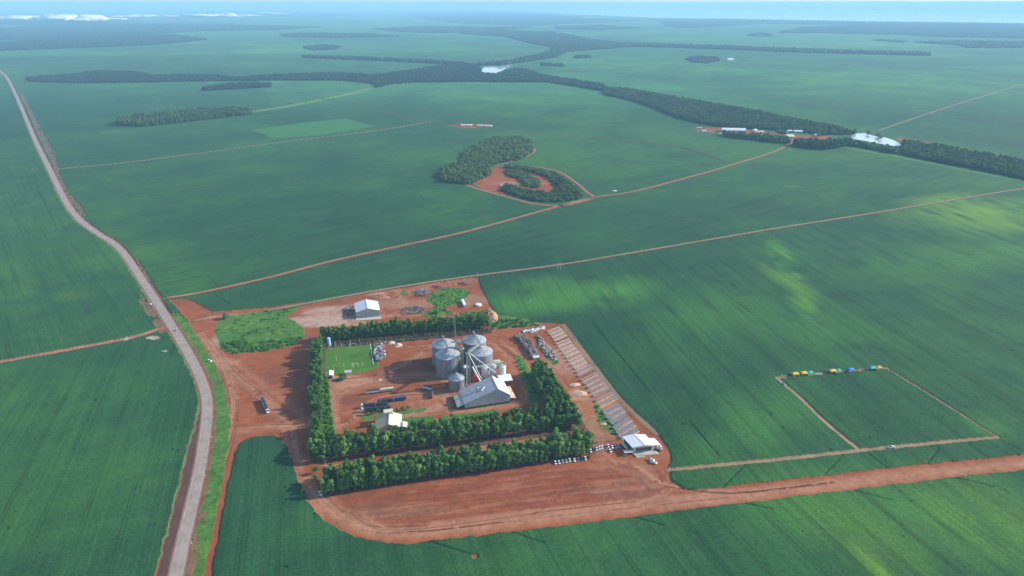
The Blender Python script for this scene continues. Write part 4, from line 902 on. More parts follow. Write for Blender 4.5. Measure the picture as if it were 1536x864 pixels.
# ------------------------------------------------------------------ gabled buildings given by their corners
def quad_building(name, label, cat, FL, FR, depth_v, hl, hr, hridge, fr, mats, oh=.5, open_front=None, base=None, group=None, ndoor=0):
    """front foot corners FL, FR; depth vector; eave heights; ridge at fraction fr of the front"""
    o = (FL + FR) / 2 + depth_v / 2; t = thing(name, label, cat, (o.x, o.y, 0), 0, group)
    A, B = FL - o, FR - o; D = depth_v; u = (B - A).normalized(); d = D.normalized(); Z = Vector((0, 0, 1)); RF = A.lerp(B, fr)
    th = .22
    def wallq(b, p, q, z0p, z1p, z0q, z1q, inn):
        V = [p + Z * z0p, q + Z * z0q, q + Z * z1q, p + Z * z1p]; V += [v + inn * th for v in V]
        b.add(V, [(0, 1, 2, 3), (7, 6, 5, 4), (0, 4, 5, 1), (1, 5, 6, 2), (2, 6, 7, 3), (3, 7, 4, 0)])
    zb = base or 0
    b = MB()
    if open_front:
        a0, a1, zt = open_front
        P0, P1 = A.lerp(B, a0), A.lerp(B, a1)
        def roofz(p):
            k = (p - A).length / (B - A).length; return hl + (hridge - hl) * k / fr if k < fr else hridge + (hr - hridge) * (k - fr) / (1 - fr)
        wallq(b, A, P0, zb, roofz(A), zb, roofz(P0), d); wallq(b, P1, B, zb, roofz(P1), zb, roofz(B), d)
        wallq(b, P0, RF, zt, roofz(P0), zt, hridge, d); wallq(b, RF, P1, zt, hridge, zt, roofz(P1), d)
    else:
        wallq(b, A, RF, zb, hl, zb, hridge, d); wallq(b, RF, B, zb, hridge, zb, hr, d)
    b.obj('front_wall', mats['front'], t)
    b = MB(); wallq(b, A + d * th, A + D, zb, hl, zb, hl, u); b.obj('side_wall', mats['side'], t)
    b = MB(); wallq(b, B + d * th, B + D, zb, hr, zb, hr, -u); b.obj('side_wall', mats['side'], t)
    b = MB(); wallq(b, A + D - d * 0 + u * th, RF + D, zb, hl, zb, hridge, -d); wallq(b, RF + D, B + D - u * th, zb, hridge, zb, hr, -d); b.obj('back_wall', mats['side'], t)
    for k, (p, hp) in enumerate(((A, hl), (B, hr))):
        b = MB(); rz = hridge + .12
        sgn = -1 if k == 0 else 1; e = p + u * sgn * oh; slope = (hridge - hp) / max(.1, (RF - p).length); he = hp - slope * oh + .12
        V = [RF - d * oh + Z * rz, e - d * oh + Z * he, e + D + d * oh + Z * he, RF + D + d * oh + Z * rz]; V += [v + Z * .25 for v in V]
        b.add(V, [(0, 1, 2, 3), (7, 6, 5, 4), (0, 4, 5, 1), (1, 5, 6, 2), (2, 6, 7, 3), (3, 7, 4, 0)])
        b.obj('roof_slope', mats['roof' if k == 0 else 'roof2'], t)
    b = MB(); b.beam(RF - d * oh + Z * (hridge + .42), RF + D + d * oh + Z * (hridge + .42), .7, .18); b.obj('ridge_cap', mats['roof2'], t)
    return t, A, B, D, u, d, RF
FL, FR = at(697.5, 614.4), at(765.5, 603.8)
hl, hr, hrd = tall(697.5, 614.4, 606.2), tall(765.5, 603.8, 592.6), tall(747, 606.7, 583.3)
u0 = (FR - FL).normalized(); dv = Vector((-u0.y, u0.x, 0))
bk = at(738, 564.2, hrd); rf0 = FL.lerp(FR, .73); dep = max(18, (bk - Vector((rf0.x, rf0.y, hrd))).length)
dv = (Vector((bk.x, bk.y, 0)) - Vector((rf0.x, rf0.y, 0)))
t, A, B, D, u, d, RF = quad_building('grain_barn', 'large grey gabled grain barn with a green base band beside the silos', 'barn', FL, FR, dv, hl, hr, hrd, .73,
    {'front': WALLG, 'side': WALLG, 'roof': GSHEET, 'roof2': WSHEET}, .5, base=2.0)  # slope facing the sun gets the paler sheet: sunlight set into roof colour
b = MB(); b.beam(A + Vector((0, 0, 1)) - d * .0, B + Vector((0, 0, 1)), .5, 1.98); b.beam(A + D + Vector((0, 0, 1)), B + D + Vector((0, 0, 1)), .5, 1.98); b.beam(A + d * .3 + Vector((0, 0, 1)), A + D - d * .3 + Vector((0, 0, 1)), .5, 1.98); b.beam(B + d * .3 + Vector((0, 0, 1)), B + D - d * .3 + Vector((0, 0, 1)), .5, 1.98)
b.obj('base_wall', GREENP, t)
DG = mat('dark_green_paint', (0.015, 0.07, 0.045), 0.7)
for k in range(8):
    e = A.lerp(B, (k + .5) / 8) - d * .36; b = MB(); b.beam(e - u * 1.9 + Vector((0, 0, .95)), e + u * 1.9 + Vector((0, 0, .95)), .16, 1.3); b.obj('base_panel', DG, t)
b = MB(); e = A + D * .45 + u * (RF - A).length * .45; zz = hl + (hrd - hl) * .45
b.tube(e + Vector((0, 0, zz - 1)), e + Vector((0, 0, zz + 3.2)), 1.0, 10); b.lathe([(1.6, zz + 3), (1.6, zz + 3.5), (.3, zz + 4.2)], 12, (e.x, e.y)); b.box((e.x + 1.6, e.y + 1, zz + 1.6), (1.2, 1.2, 3)); b.obj('roof_ventilator', STEEL, t)
b = MB(); e2 = e + u * 3.4; b.beam(e2 - d * 3 + u * 0 + Vector((0, 0, zz + 1.9)), e2 + d * 1 + u * 4 + Vector((0, 0, zz + 3.2)), 1.0, .3); b.obj('skylight', WHITE, t)
b = MB(); V = [A - u * 7 + Vector((0, 0, hl - 2.4)), A - u * .3 + Vector((0, 0, hl - .5)), A + D * .82 - u * .3 + Vector((0, 0, hl - .5)), A + D * .82 - u * 7 + Vector((0, 0, hl - 2.4))]; V += [v + Vector((0, 0, .25)) for v in V]
b.add(V, [(0, 1, 2, 3), (7, 6, 5, 4), (0, 4, 5, 1), (1, 5, 6, 2), (2, 6, 7, 3), (3, 7, 4, 0)]); lt = b.obj('lean_to_roof', GSHEET, t)
for k in range(4):
    e = A - u * 6.6 + D * (.82 * (k + .1) / 3.3); MB().tube(e, e + Vector((0, 0, hl - 2.4)), .18, 6).obj('post', STEEL, t)
b = MB(); V = [B + u * 6 + D * .05 + Vector((0, 0, hr - 5.0)), B + u * .3 + D * .05 + Vector((0, 0, hr - 3.6)), B + u * .3 + D * .95 + Vector((0, 0, hr - 3.6)), B + u * 6 + D * .95 + Vector((0, 0, hr - 5.0))]; V += [v + Vector((0, 0, .2)) for v in V]
b.add(V, [(3, 2, 1, 0), (4, 5, 6, 7), (1, 5, 4, 0), (2, 6, 5, 1), (3, 7, 6, 2), (0, 4, 7, 3)]); b.obj('side_canopy', PALES, t)
for k in range(3):
    e = B + u * 5.6 + D * (.1 + .4 * k); MB().tube(e, e + Vector((0, 0, hr - 5)), .16, 6).obj('post', STEEL, t)
c = at(757.5, 573.5); t = thing('flat_canopy', 'flat white canopy roof between the barn and the tall tank', 'canopy', (c.x, c.y, 0), .2)
MB().box((0, 0, 5), (13, 13, .35)).obj('roof', WHITE, t)
for a_ in (-6, 6):
    for b_ in (-6, 6): MB().tube((a_, b_, 0), (a_, b_, 4.85), .15, 6).obj('post', STEEL, t)

FL, FR = at(535, 477), at(570, 474.6); hl = tall(535, 477, 468.7); hr = tall(570, 474.6, 465.6); hrd = tall(551.5, 475.9, 464.3) + 1.2
bk = at(548.8, 449.6, hrd); rf0 = FL.lerp(FR, .5); dv = Vector((bk.x - rf0.x, bk.y - rf0.y, 0))
GW = mat('greenish_wall_sheet', (0.40, 0.44, 0.40), 0.7, var=0.08)
t, A, B, D, u, d, RF = quad_building('storage_shed', 'pale gabled storage shed on bare soil behind the rear tree belt', 'shed', FL, FR, dv, hl, hr, hrd, .5, {'front': GW, 'side': GW, 'roof': WSHEET, 'roof2': WSHEET}, .5)
b = MB(); e = A.lerp(B, .62); b.beam(e - u * 5 - d * .12 + Vector((0, 0, 2.8)), e + u * 5 - d * .12 + Vector((0, 0, 2.8)), .16, 5.6); b.obj('sliding_door', WALLG, t)
b = MB(); V = [(A - d * 8 - u)[:2], (B - d * 8 + u)[:2], (B + u)[:2], (A - u)[:2]]; b.poly_prism(V, 0, .3); b.obj('apron_slab', CONC, t)

# event shed
FL, FR = at(949, 679.6), at(980.5, 676.6); hl = tall(949, 679.6, 670.8); hrd = hl + 1.35; hr = tall(980.5, 676.6, 667.6)
ub = (FR - FL).normalized(); bl = at(935.5, 655.5, hl); dv = Vector((bl.x - FL.x, bl.y - FL.y, 0)); dv = dv * .97
t, A, B, D, u, d, RF = quad_building('event_shed', 'white roofed open fronted shed at the end of the solar rows', 'shed', FL, FR, dv, hl, hr, hrd, .52, {'front': CREAMW, 'side': GREENP, 'roof': WSHEET, 'roof2': WSHEET}, 1.0, open_front=(.14, .88, hl - 1.0))
b = MB(); V = [(A - d * 5.5 - u * .5)[:2], (B - d * 5.5 + u * 1.5)[:2], (B - d * .1 + u * 1.5)[:2], (A - d * .1 - u * .5)[:2]]; b.poly_prism(V, 0, .8); b.poly_prism([(A - d * 7.2 - u * .5)[:2], (A - d * 7.2 + u * 7)[:2], (A - d * 5.6 + u * 7)[:2], (A - d * 5.6 - u * .5)[:2]], 0, .4); b.obj('loading_platform', CONC, t)
b = MB(); b.poly_prism([(A + d * .4 + u * .3)[:2], (B + d * .4 - u * .3)[:2], (B + D - d * .4 - u * .3)[:2], (A + D - d * .4 + u * .3)[:2]], 0, .78); b.obj('floor_slab', CONC, t)
b = MB(); V = [B + u * 6.5 + d * 1 + Vector((0, 0, hr - 1.4)), B + u * 1.1 + d * 1 + Vector((0, 0, hr - .55)), B + u * 1.1 + D * .75 + Vector((0, 0, hr - .55)), B + u * 6.5 + D * .75 + Vector((0, 0, hr - 1.4))]; V += [v + Vector((0, 0, .22)) for v in V]
b.add(V, [(3, 2, 1, 0), (4, 5, 6, 7), (1, 5, 4, 0), (2, 6, 5, 1), (3, 7, 6, 2), (0, 4, 7, 3)]); b.obj('lean_to_roof', WSHEET, t)
for k in range(3):
    e = B + u * 6.1 + d * 1.4 + (D * .7) * (k / 2); MB().tube(e, e + Vector((0, 0, hr - 1.4)), .14, 6).obj('post', CREAMW, t)
ev = (t.location.copy(), A, B, D, u, d)
for k, cx in enumerate((.45, .62, .3)):
    e = t.location + A.lerp(B, cx) + d * (5 + k); tt = thing('round_table', ('round table with white cloth in the middle of the open shed', 'round table with white cloth beside the right post of the open shed', 'round table with white cloth beside the left post of the open shed')[k], 'table', (e.x, e.y, .79))
    bb = MB(); bb.lathe([(.95, .25), (.9, .72), (.9, .76)], 16); bb.obj('tablecloth', WHITE, tt); MB().lathe([(.35, 0), (.08, .1), (.08, .5)], 10).obj('leg', STEEL, tt)
b0 = t.location + A - u * 4.5 - d * 1; tt = thing('tan_canopy', 'small tan flat canopy at the left corner of the event shed', 'canopy', (b0.x, b0.y, 0), math.atan2(u.y, u.x))
MB().box((0, 0, 2.9), (7, 4, .2)).obj('roof', BEIGE, tt)
for a_ in (-3.2, 3.2):
    for b_ in (-1.8, 1.8): MB().tube((a_, b_, 0), (a_, b_, 2.8), .08, 5).obj('post', STEEL, tt)
c = at(937, 671.5); tt = thing('white_tank_trailer', 'pale rounded tank trailer against the green shed wall', 'trailer', (c.x, c.y, 0), math.atan2(d.y, d.x))
b = MB(); P = [(1.25 * math.cos(k * math.pi / 6), 1.9 + 1.2 * math.sin(k * math.pi / 6)) for k in range(12)]
V = [(-4, a_, z_) for a_, z_ in P] + [(4, a_, z_) for a_, z_ in P]; b.add(V, [tuple(range(12))[::-1], tuple(range(12, 24))] + [(i, (i + 1) % 12, 12 + (i + 1) % 12, 12 + i) for i in range(12)]); b.obj('tank', mat('pale_tank', (0.55, 0.55, 0.50), .6), tt)
for a_ in (-2.2, -1, 2.2):
    for s in (-1, 1): MB().tube((a_, s * .8, .5), (a_, s * 1.15, .5), .5, 12).obj('wheel', RUB, tt)

# office house
FL, FR = at(566, 648), at(599, 652); FL = at(563, 651); FR = at(601, 645)
dv = at(583, 624, 4) - (FL + FR) / 2; dv.z = 0
t, A, B, D, u, d, RF = quad_building('office_house', 'cream roofed house half hidden behind the inner tree belt', 'house', FL, FR, dv, 3.2, 3.2, 7.6, .55, {'front': CREAMW, 'side': CREAMW, 'roof': mat('shaded_roof_tiles', (0.52, 0.42, 0.28), .85, wave=('X', 2, .12)), 'roof2': CREAM}, .8)  # left slope is the cream roof with shade mixed into its colour
for k in range(4): MB().beam(B + D * (.15 + .22 * k) + u * .05 + Vector((0, 0, 1.6)), B + D * (.24 + .22 * k) + u * .05 + Vector((0, 0, 1.6)), .12, 1.2).obj('window', GLASS, t)
b = MB(); e = A.lerp(B, .5) + D * .97; b.box((e.x, e.y, 5.2), (7.5, 5, 8.4), math.atan2(u.y, u.x)); b.box((e.x, e.y, 9.6), (8.2, 5.6, .4), math.atan2(u.y, u.x)); b.obj('water_tank_block', CREAMW, t)
FL, FR = at(600, 647), at(611, 645); dv2 = at(605, 639) - (FL + FR) / 2; dv2.z = 0
quad_building('garden_annex', 'small white roofed annex on the sunny side of the cream house', 'annex', FL, FR, dv2, 2.8, 2.8, 4.2, .5, {'front': CREAMW, 'side': CREAMW, 'roof': WSHEET, 'roof2': WSHEET}, .5)
# pitch shelter and hut
FL, FR = at(489.5, 569), at(500, 567.5); dv2 = at(495, 562) - (FL + FR) / 2; dv2.z = 0
t, A, B, D, u, d, RF = quad_building('garden_kiosk', 'small tan roofed kiosk between the hedge and the football lawn', 'kiosk', FL, FR, dv2, 3.4, 3.4, 4.6, .5, {'front': CREAMW, 'side': CREAMW, 'roof': CREAM, 'roof2': CREAM}, .8, open_front=(.15, .85, 2.6))
c = at(522.5, 561); t = thing('grey_shelter', 'low grey roofed shelter below the football lawn', 'shelter', (c.x, c.y, 0), .1)
b = MB(); V = [(-3.6, -2, 2.6), (3.6, -2, 2.6), (3.6, 2.2, 3.2), (-3.6, 2.2, 3.2)]; V += [(a_, b_, z_ + .18) for a_, b_, z_ in V]; b.add(V, [(3, 2, 1, 0), (4, 5, 6, 7), (0, 1, 5, 4), (1, 2, 6, 5), (2, 3, 7, 6), (3, 0, 4, 7)]); b.obj('roof', GSHEET, t)
for a_ in (-3.2, 3.2):
    for b_ in (-1.7, 1.9): MB().tube((a_, b_, 0), (a_, b_, 2.7), .09, 5).obj('post', STEEL, t)
MB().box((0, 1, .45), (5.6, .5, .12)).obj('bench', WHITE, t)
# water tower
c = at(494.5, 523.5); h = tall(494.5, 523.5, 506.5); t = thing('water_tower', 'light blue water tank on a stand at the corner of the football lawn', 'water tower', (c.x, c.y, 0))
b = MB(); b.lathe([(1.75, h * .4), (1.75, h - .7), (1.5, h - .2), (.4, h)], 20); b.obj('tank', BLUET, t)
for k in range(4):
    a = k * math.pi / 2 + .6; MB().tube((math.cos(a) * 1.6, math.sin(a) * 1.6, 0), (math.cos(a) * 1.4, math.sin(a) * 1.4, h * .42), .17, 6).obj('leg', POSTM, t)
MB().box((0, 0, h * .4), (3.6, 3.6, .25)).obj('platform', POSTM, t)
# goals and tall net posts
for c0, c1, lab in ((at(525, 520), at(534, 519), 'white football goal on the far side of the lawn'), (at(528.5, 550.5), at(537, 549.3), 'white football goal on the near side of the lawn')):
    m_ = (c0 + c1) / 2; t = thing('football_goal', lab, 'goal', (m_.x, m_.y, 0), math.atan2((c1 - c0).y, (c1 - c0).x)); hw = (c1 - c0).length / 2
    for s in (-1, 1): MB().tube((s * hw, 0, 0), (s * hw, 0, 3.2), .13, 6).obj('upright', WHITE, t)
    MB().tube((-hw - .13, 0, 3.2), (hw + .13, 0, 3.2), .13, 6).obj('crossbar', WHITE, t)
NP = [(503.3, 520.5, 513), (512.5, 519.6, 513.5), (525.5, 518.8, 511.3), (539.3, 516, 508.5), (555, 515, 508.8), (501, 556.5, 548), (516.3, 553, 546), (530, 551.5, 543), (544.6, 548.8, 541.3), (559.8, 546.6, 540), (504.8, 541, 533.6), (557, 531, 525)]
for i, (a_, b_, c_) in enumerate(NP):
    c = at(a_, b_); h = tall(a_, b_, c_); far_ = b_ < 525
    t = thing('net_post', 'tall pale post on the far edge of the football lawn' if far_ else ('tall pale post on the near edge of the football lawn' if b_ > 545 else 'tall pale post on a short side of the football lawn'), 'post', (c.x, c.y, 0), 0, ('posts along the far lawn edge' if far_ else ('posts along the near lawn edge' if b_ > 545 else 'posts along the short lawn sides')))
    MB().tube((0, 0, 0), (0, 0, h), .16, 6, .1).obj('pole', WHITE, t); MB().box((.0, 0, .12), (.6, .6, .25)).obj('footing', CONC, t)
ribbon('pitch_marking', [tuple(at(*p).xy) for p in ((555.5, 515), (560, 547))], -.25, .25, .42, WHITE)
ribbon('pitch_marking', [tuple(at(*p).xy) for p in ((503, 521), (540, 517), (555, 515.5))], -.12, .12, .42, WHITE)

# ------------------------------------------------------------------ fences
def fence(name, label, P, step, h, m, wire=True):
    W = [at(*p) for p in P]; o = W[0]; t = thing(name, label, 'fence', (o.x, o.y, 0))
    pts = line_pts(P, step)[:98]; pm = MB().box((0, 0, h / 2), (.24, .24, h)).add([], []); src = pm.obj('post', m, t); src.location = (0, 0, 0)
    for q in pts[1:]:
        c = bpy.data.objects.new('post', src.data); COL.objects.link(c); c.parent = t; c.location = (q.x - o.x, q.y - o.y, 0)
    b = MB()
    for a, c in zip(W[:-1], W[1:]):
        for z in (.4, .9, 1.4, h - .15): b.tube(a - o + Vector((0, 0, z)), c - o + Vector((0, 0, z)), .035, 3)
    b.obj('wire', NETM, t); return t
fence('post_fence', 'pale post fence along the crop edge beside the solar rows', [(849, 488), (880, 532), (931, 601), (988, 655)], 2.6, 2.4, POSTM)
fence('post_fence', 'pale post fence below the rear tree belt from lawn to silos', [(492, 521), (573, 514.5), (640, 508.5), (738, 499.5)], 2.3, 2.2, POSTM)
fence('post_fence', 'pale post fence behind the white sacks up to the solar rows', [(740, 499), (790, 493), (849, 488)], 2.4, 2.2, POSTM)
fence('wire_fence', 'thin post fence behind the parked cars beside the event shed', [(893, 664), (932, 660)], 2.5, 2.0, POSTM)
fence('wire_fence', 'thin post fence between the truck apron and the hedge', [(464.5, 520), (464, 690)], 4, 2.0, POSTM)

# ------------------------------------------------------------------ solar rows
SL = [((821, 497.8), (840, 490.4)), ((825.3, 502.7), (843.8, 494.6)), ((829, 507), (847, 499)), ((831.8, 512), (850.7, 503.6)), ((834.5, 516.3), (854, 508.2)), ((837.3, 521.2), (857.2, 513.3)), ((842, 526.3), (861, 518)),
      ((845.6, 531.7), (865, 522.8)), ((849.4, 536.7), (869.3, 527.7)), ((853, 542.2), (872.5, 532.8)), ((856.8, 547.6), (876.2, 538.3)), ((861.9, 553.2), (880, 543.9)), ((864.7, 558.8), (887.2, 547.5)), ((868, 564.4), (891, 553.2)),
      ((871.7, 570.6), (895.5, 558.8)), ((877, 576.2), (899.5, 564.8)), ((881.5, 581.4), (904.5, 571.2)), ((885, 588), (909, 577)), ((890, 594.3), (914, 582.2)), ((893.6, 601.4), (918.5, 588.6)), ((898.2, 608.8), (924, 594.9)),
      ((905.5, 620.4), (928.5, 607.2)), ((910.4, 627.6), (934, 613.7)), ((916.2, 634.9), (938.6, 620.8)), ((920.5, 642.6), (944.2, 627)), ((925.4, 650.2), (950.3, 634.8)), ((930.6, 656.6), (955, 643))]
LEGM = STEEL
for i, (p, q) in enumerate(SL):
    a, c = at(*p, 1.1), at(*q, 1.1); o = (a + c) / 2; L = (c - a).length; low = i >= 21; wd = 3.1 if low else 1.5
    t = thing('solar_table', ('wide dark solar table in the near block next to the event shed' if low else 'narrow pale edged solar table in the long block of rows'), 'solar panel', (o.x, o.y, 0), math.atan2((c - a).y, (c - a).x), 'wide solar tables near the shed' if low else 'narrow solar tables in the long block')
    tl = R(-15); b = MB(); b.box((0, 0, 0), (L, wd, .08)); pn = b.obj('panel', SOLAR if i > 11 else SOLARP, t); pn.location = (0, 0, 1.5); pn.rotation_euler = (-tl, 0, 0)
    b = MB(); b.box((0, -wd / 2 - .06, 0), (L + .1, .12, .16)); b.box((0, wd / 2 + .06, 0), (L + .1, .12, .16)); b.box((-L / 2 - .05, 0, 0), (.1, wd, .16)); b.box((L / 2 + .05, 0, 0), (.1, wd, .16)); fr = b.obj('frame', FRM, t); fr.location = (0, 0, 1.5); fr.rotation_euler = (-tl, 0, 0)
    for k in range(5): MB().tube((-L * .44 + L * .88 * k / 4, 0, 0), (-L * .44 + L * .88 * k / 4, 0, 1.46), .09, 5).obj('leg', LEGM, t)
    b = MB()
    # ------- strip of bare pale ground raked up beside the row
    Vg = []; n = 10
    for k in range(n + 1):
        x_ = -L / 2 + L * k / n
        Vg += [(x_, -wd * .5 - 2.4 + random.uniform(-.5, .4), .03), (x_, -wd * .5 - 1.3, .28 * random.uniform(.5, 1.2)), (x_, -wd * .5 + random.uniform(-.1, .5), .03)]
    b.add(Vg, [f for k in range(n) for f in ((3 * k, 3 * k + 3, 3 * k + 4, 3 * k + 1), (3 * k + 1, 3 * k + 4, 3 * k + 5, 3 * k + 2))])
    M = Matrix.Translation(t.location) @ Matrix.Rotation(t.rotation_euler.z, 4, 'Z')
    if i % 5 != 3:
        sb = raw('gravel_strip', [M @ v for v in b.v], b.f, GRAV); tag(sb, kind='structure')

# ------------------------------------------------------------------ vehicles
CARM = {}
def paintm(n, c): return mat('car_paint_' + n, c, .3, 0.0, var=.04, spec=.5)
CC = {'white': (.80, .80, .80), 'silver': (.45, .46, .48), 'black': (.02, .02, .025), 'grey': (.16, .17, .18), 'red': (.16, .02, .025), 'blue': (.05, .09, .22)}
def car_proto(col, pick):
    t = thing('pickup_truck' if pick else 'parked_car', 'x', 'pickup' if pick else 'car'); m = paintm(col, CC[col])
    L = 5.2 if pick else 4.3; W = .92 if pick else .86; hh = L / 2; up = .12 if pick else 0
    P = [(-hh, .45 + up), (-hh + .15, .85 + up), (-hh + .2, 1.0 + up), (hh - 1.1, .98 + up), (hh - .15, .82 + up), (hh, .55 + up), (hh - .05, .35 + up), (-hh + .1, .32 + up)]
    if pick: P[2:4] = [(-hh + .1, 1.15 + up), (-hh + .2, 1.15 + up), (.2, 1.12 + up), (hh - 1.3, 1.05 + up)]
    b = MB(); b.profile(P, -W, W); bo = b.obj('body', m, t)
    x0, x1, x2, x3 = (-.75, -.35, .75, 1.45) if pick else (-1.95, -1.45, .15, 1.0)
    z0, z1 = 1.0 + up, 1.55 + up
    b = MB(); b.add([(x0, -W + .04, z0), (x3, -W + .04, z0), (x3, W - .04, z0), (x0, W - .04, z0), (x1, -W + .2, z1), (x2, -W + .2, z1), (x2, W - .2, z1), (x1, W - .2, z1)], [(3, 2, 1, 0), (4, 5, 6, 7), (0, 1, 5, 4), (1, 2, 6, 5), (2, 3, 7, 6), (3, 0, 4, 7)]); b.obj('windows', GLASS, t)
    b = MB(); b.box(((x1 + x2) / 2, 0, z1 + .04), (x2 - x1 + .12, 2 * W - .34, .1)); b.obj('roof', m, t)
    if pick: MB().box((-hh + .98, 0, 1.17 + up), (1.5, 1.5, .1)).obj('cargo_bed', DARK, t)
    for sx in (-hh * .62, hh * .62):
        for s in (-1, 1): MB().tube((sx, s * (W - .2), .34), (sx, s * (W + .02), .34), .34, 10).obj('wheel', RUB, t)
    for s in (-1, 1): MB().box((hh - .06, s * .6, .68 + up), (.12, .32, .16)).obj('headlight', WHITE, t)
    return t
PROTO = {}
def car(px, py, fx, fy, col, label, pick=False, group=None, scale=1.0, z=0.0):
    """car standing on the pixel px,py with its nose towards fx,fy"""
    k = (col, pick); c = at(px, py); f = at(fx, fy)
    if k not in PROTO: t = PROTO[k] = car_proto(col, pick)
    else: t = copy_tree(PROTO[k])
    t.location = (c.x, c.y, z); t.rotation_euler = (0, 0, math.atan2(f.y - c.y, f.x - c.x)); t.scale = (scale,) * 3
    t['label'] = label; t['category'] = 'pickup' if pick else 'car'
    if group: t['group'] = group
    elif 'group' in t: del t['group']
FR_ROW = [(833.3, 694.9, 'white', 0), (838.7, 694.4, 'white', 0), (844.2, 693.3, 'silver', 0), (849.2, 692.3, 'silver', 1), (854.6, 691.3, 'white', 0), (861.7, 690.8, 'white', 1), (867.6, 690.3, 'grey', 0), (872.4, 689, 'black', 1), (878.3, 688.6, 'white', 0), (883.6, 686.7, 'red', 1)]
ORD = ('first', 'second', 'third', 'fourth', 'fifth', 'sixth', 'seventh', 'eighth', 'ninth', 'tenth', 'eleventh')
for i, (a_, b_, c_, pk) in enumerate(FR_ROW):
    car(a_, b_, a_ + 1.7, b_ + 4.6, c_, f'{c_} {"pickup" if pk else "car"}, {ORD[i]} from the left in the row under the outer tree belt', bool(pk), 'cars parked under the outer tree belt')
BK_ROW = [(886.2, 677.4, 'white', 0), (890.7, 675.7, 'blue', 0), (894.8, 674, 'white', 1), (899.5, 673, 'white', 0), (903.3, 671.8, 'white', 0), (908.7, 671.2, 'grey', 0), (912.6, 670, 'white', 0), (918.3, 671, 'white', 1), (923.8, 671, 'silver', 0), (927.4, 669.7, 'silver', 0)]
for i, (a_, b_, c_, pk) in enumerate(BK_ROW):
    car(a_, b_, a_ + 1.5, b_ + 4.2, c_, f'{c_} {"pickup" if pk else "car"}, {ORD[i]} from the tree belt in the row leading to the event shed', bool(pk), 'cars parked in the row towards the event shed')
car(915.6, 677, 917.6, 681, 'white', 'white car parked alone in front of the row beside the event shed')
car(938.5, 682.5, 934, 684.5, 'silver', 'silver car beneath the tan canopy of the event shed')
car(976.5, 690.8, 983, 692.2, 'white', 'white pickup on the red soil before the event shed, farther of two', True, scale=1.1)
car(980.3, 694.8, 987, 696.4, 'white', 'white pickup on the red soil before the event shed, nearer of two', True, scale=1.1)
car(480.3, 741.2, 482.5, 744.5, 'white', 'white car parked alone at the left corner of the outer tree belt', scale=1.1)
car(314.8, 542, 319, 543, 'white', 'white car at the edge of the truck apron beside the grass verge', scale=1.1)
car(264.6, 495.6, 262, 491, 'silver', 'silver car driving on the paved road past the farm junction', z=.12)
car(224.6, 456.8, 228, 457, 'white', 'white pickup standing on the dry roadside left of the pavement', True)
car(85, 279, 83, 275, 'white', 'white car far up the paved road', scale=1.4, z=.12)
car(464, 582.5, 469, 581, 'white', 'white car in the shade of the hedge on the truck apron')
car(463.7, 573.5, 464.7, 576, 'black', 'black car in the shade of the hedge on the truck apron')
car(1170.5, 574, 1175, 577.5, 'white', 'white pickup on the sandy track at the plot corner, first of two', True)
car(1175.5, 577, 1180, 580.6, 'silver', 'silver pickup on the sandy track near the plot corner, second of two', True)
car(1337, 671.6, 1343, 671, 'white', 'white pickup on the sandy track below the trial plot', True, scale=1.1)

def wheels(xs, parent, W=1.15, r=.5):
    for x in xs:
        for s in (-1, 1): MB().tube((x, s * (W - .5), r), (x, s * W, r), r, 10).obj('wheel', RUB, parent)
def trailer_on(t, x0, x1, bodym, topm, h=2.2, arch=True, name='trailer'):
    b = MB(); b.box(((x0 + x1) / 2, 0, 1.15), (x1 - x0, 2.0, .3)); b.box(((x0 + x1) / 2, 0, 1.3 + h / 2), (x1 - x0, 2.6, h)); tr = b.obj(name, bodym, t)
    L = x1 - x0; zt = 1.3 + h
    if arch: P = [(-1.28, zt + .01), (-1.0, zt + .45), (-.35, zt + .72), (.35, zt + .72), (1.0, zt + .45), (1.28, zt + .01)]
    else: P = [(-1.1, zt + .01), (-1.1, zt + .06), (1.1, zt + .06), (1.1, zt + .01)]
    b = MB(); V = [(x0 + .1, a_, z_) for a_, z_ in P] + [(x1 - .1, a_, z_) for a_, z_ in P]; n = len(P)
    b.add(V, [tuple(range(n)), tuple(range(n, 2 * n))[::-1]] + [(i, n + i, n + (i + 1) % n, (i + 1) % n) for i in range(n)]); b.obj('tarpaulin', topm, tr)
    b = MB()
    for k in range(int(L / 1.6) + 1):
        xx = x0 + .15 + (L - .3) * k / max(1, int(L / 1.6)); b.box((xx, 0, 1.3 + h / 2), (.1, 2.68, h))
    b.obj('side_stake', STEEL, tr)
    wheels([x0 + L * .18, x0 + L * .18 + 1.25, x0 + L * .18 + 2.5], tr); return tr
def cab_on(t, x, m):
    b = MB(); b.profile([(x, 1.0), (x, 3.5), (x + .3, 3.75), (x + 1.5, 3.7), (x + 2.15, 2.5), (x + 2.3, 1.9), (x + 2.3, .6), (x, .6)], -1.2, 1.2); cb = b.obj('cab', m, t)
    b = MB(); b.add([(x + 1.56, -1.05, 3.63), (x + 2.16, -1.05, 2.55), (x + 2.16, 1.05, 2.55), (x + 1.56, 1.05, 3.63), (x + 1.6, -1.05, 3.66), (x + 2.2, -1.05, 2.58), (x + 2.2, 1.05, 2.58), (x + 1.6, 1.05, 3.66)], [(0, 1, 2, 3), (7, 6, 5, 4), (0, 4, 5, 1), (1, 5, 6, 2), (2, 6, 7, 3), (3, 7, 4, 0)]); b.obj('windshield', GLASS, cb)
    b = MB(); b.box((x - 1.8, 0, .95), (4.2, 1.0, .3)); b.obj('chassis', DARK, t)
    wheels([x + 1.4, x - 1.2, x - 2.5], cb)
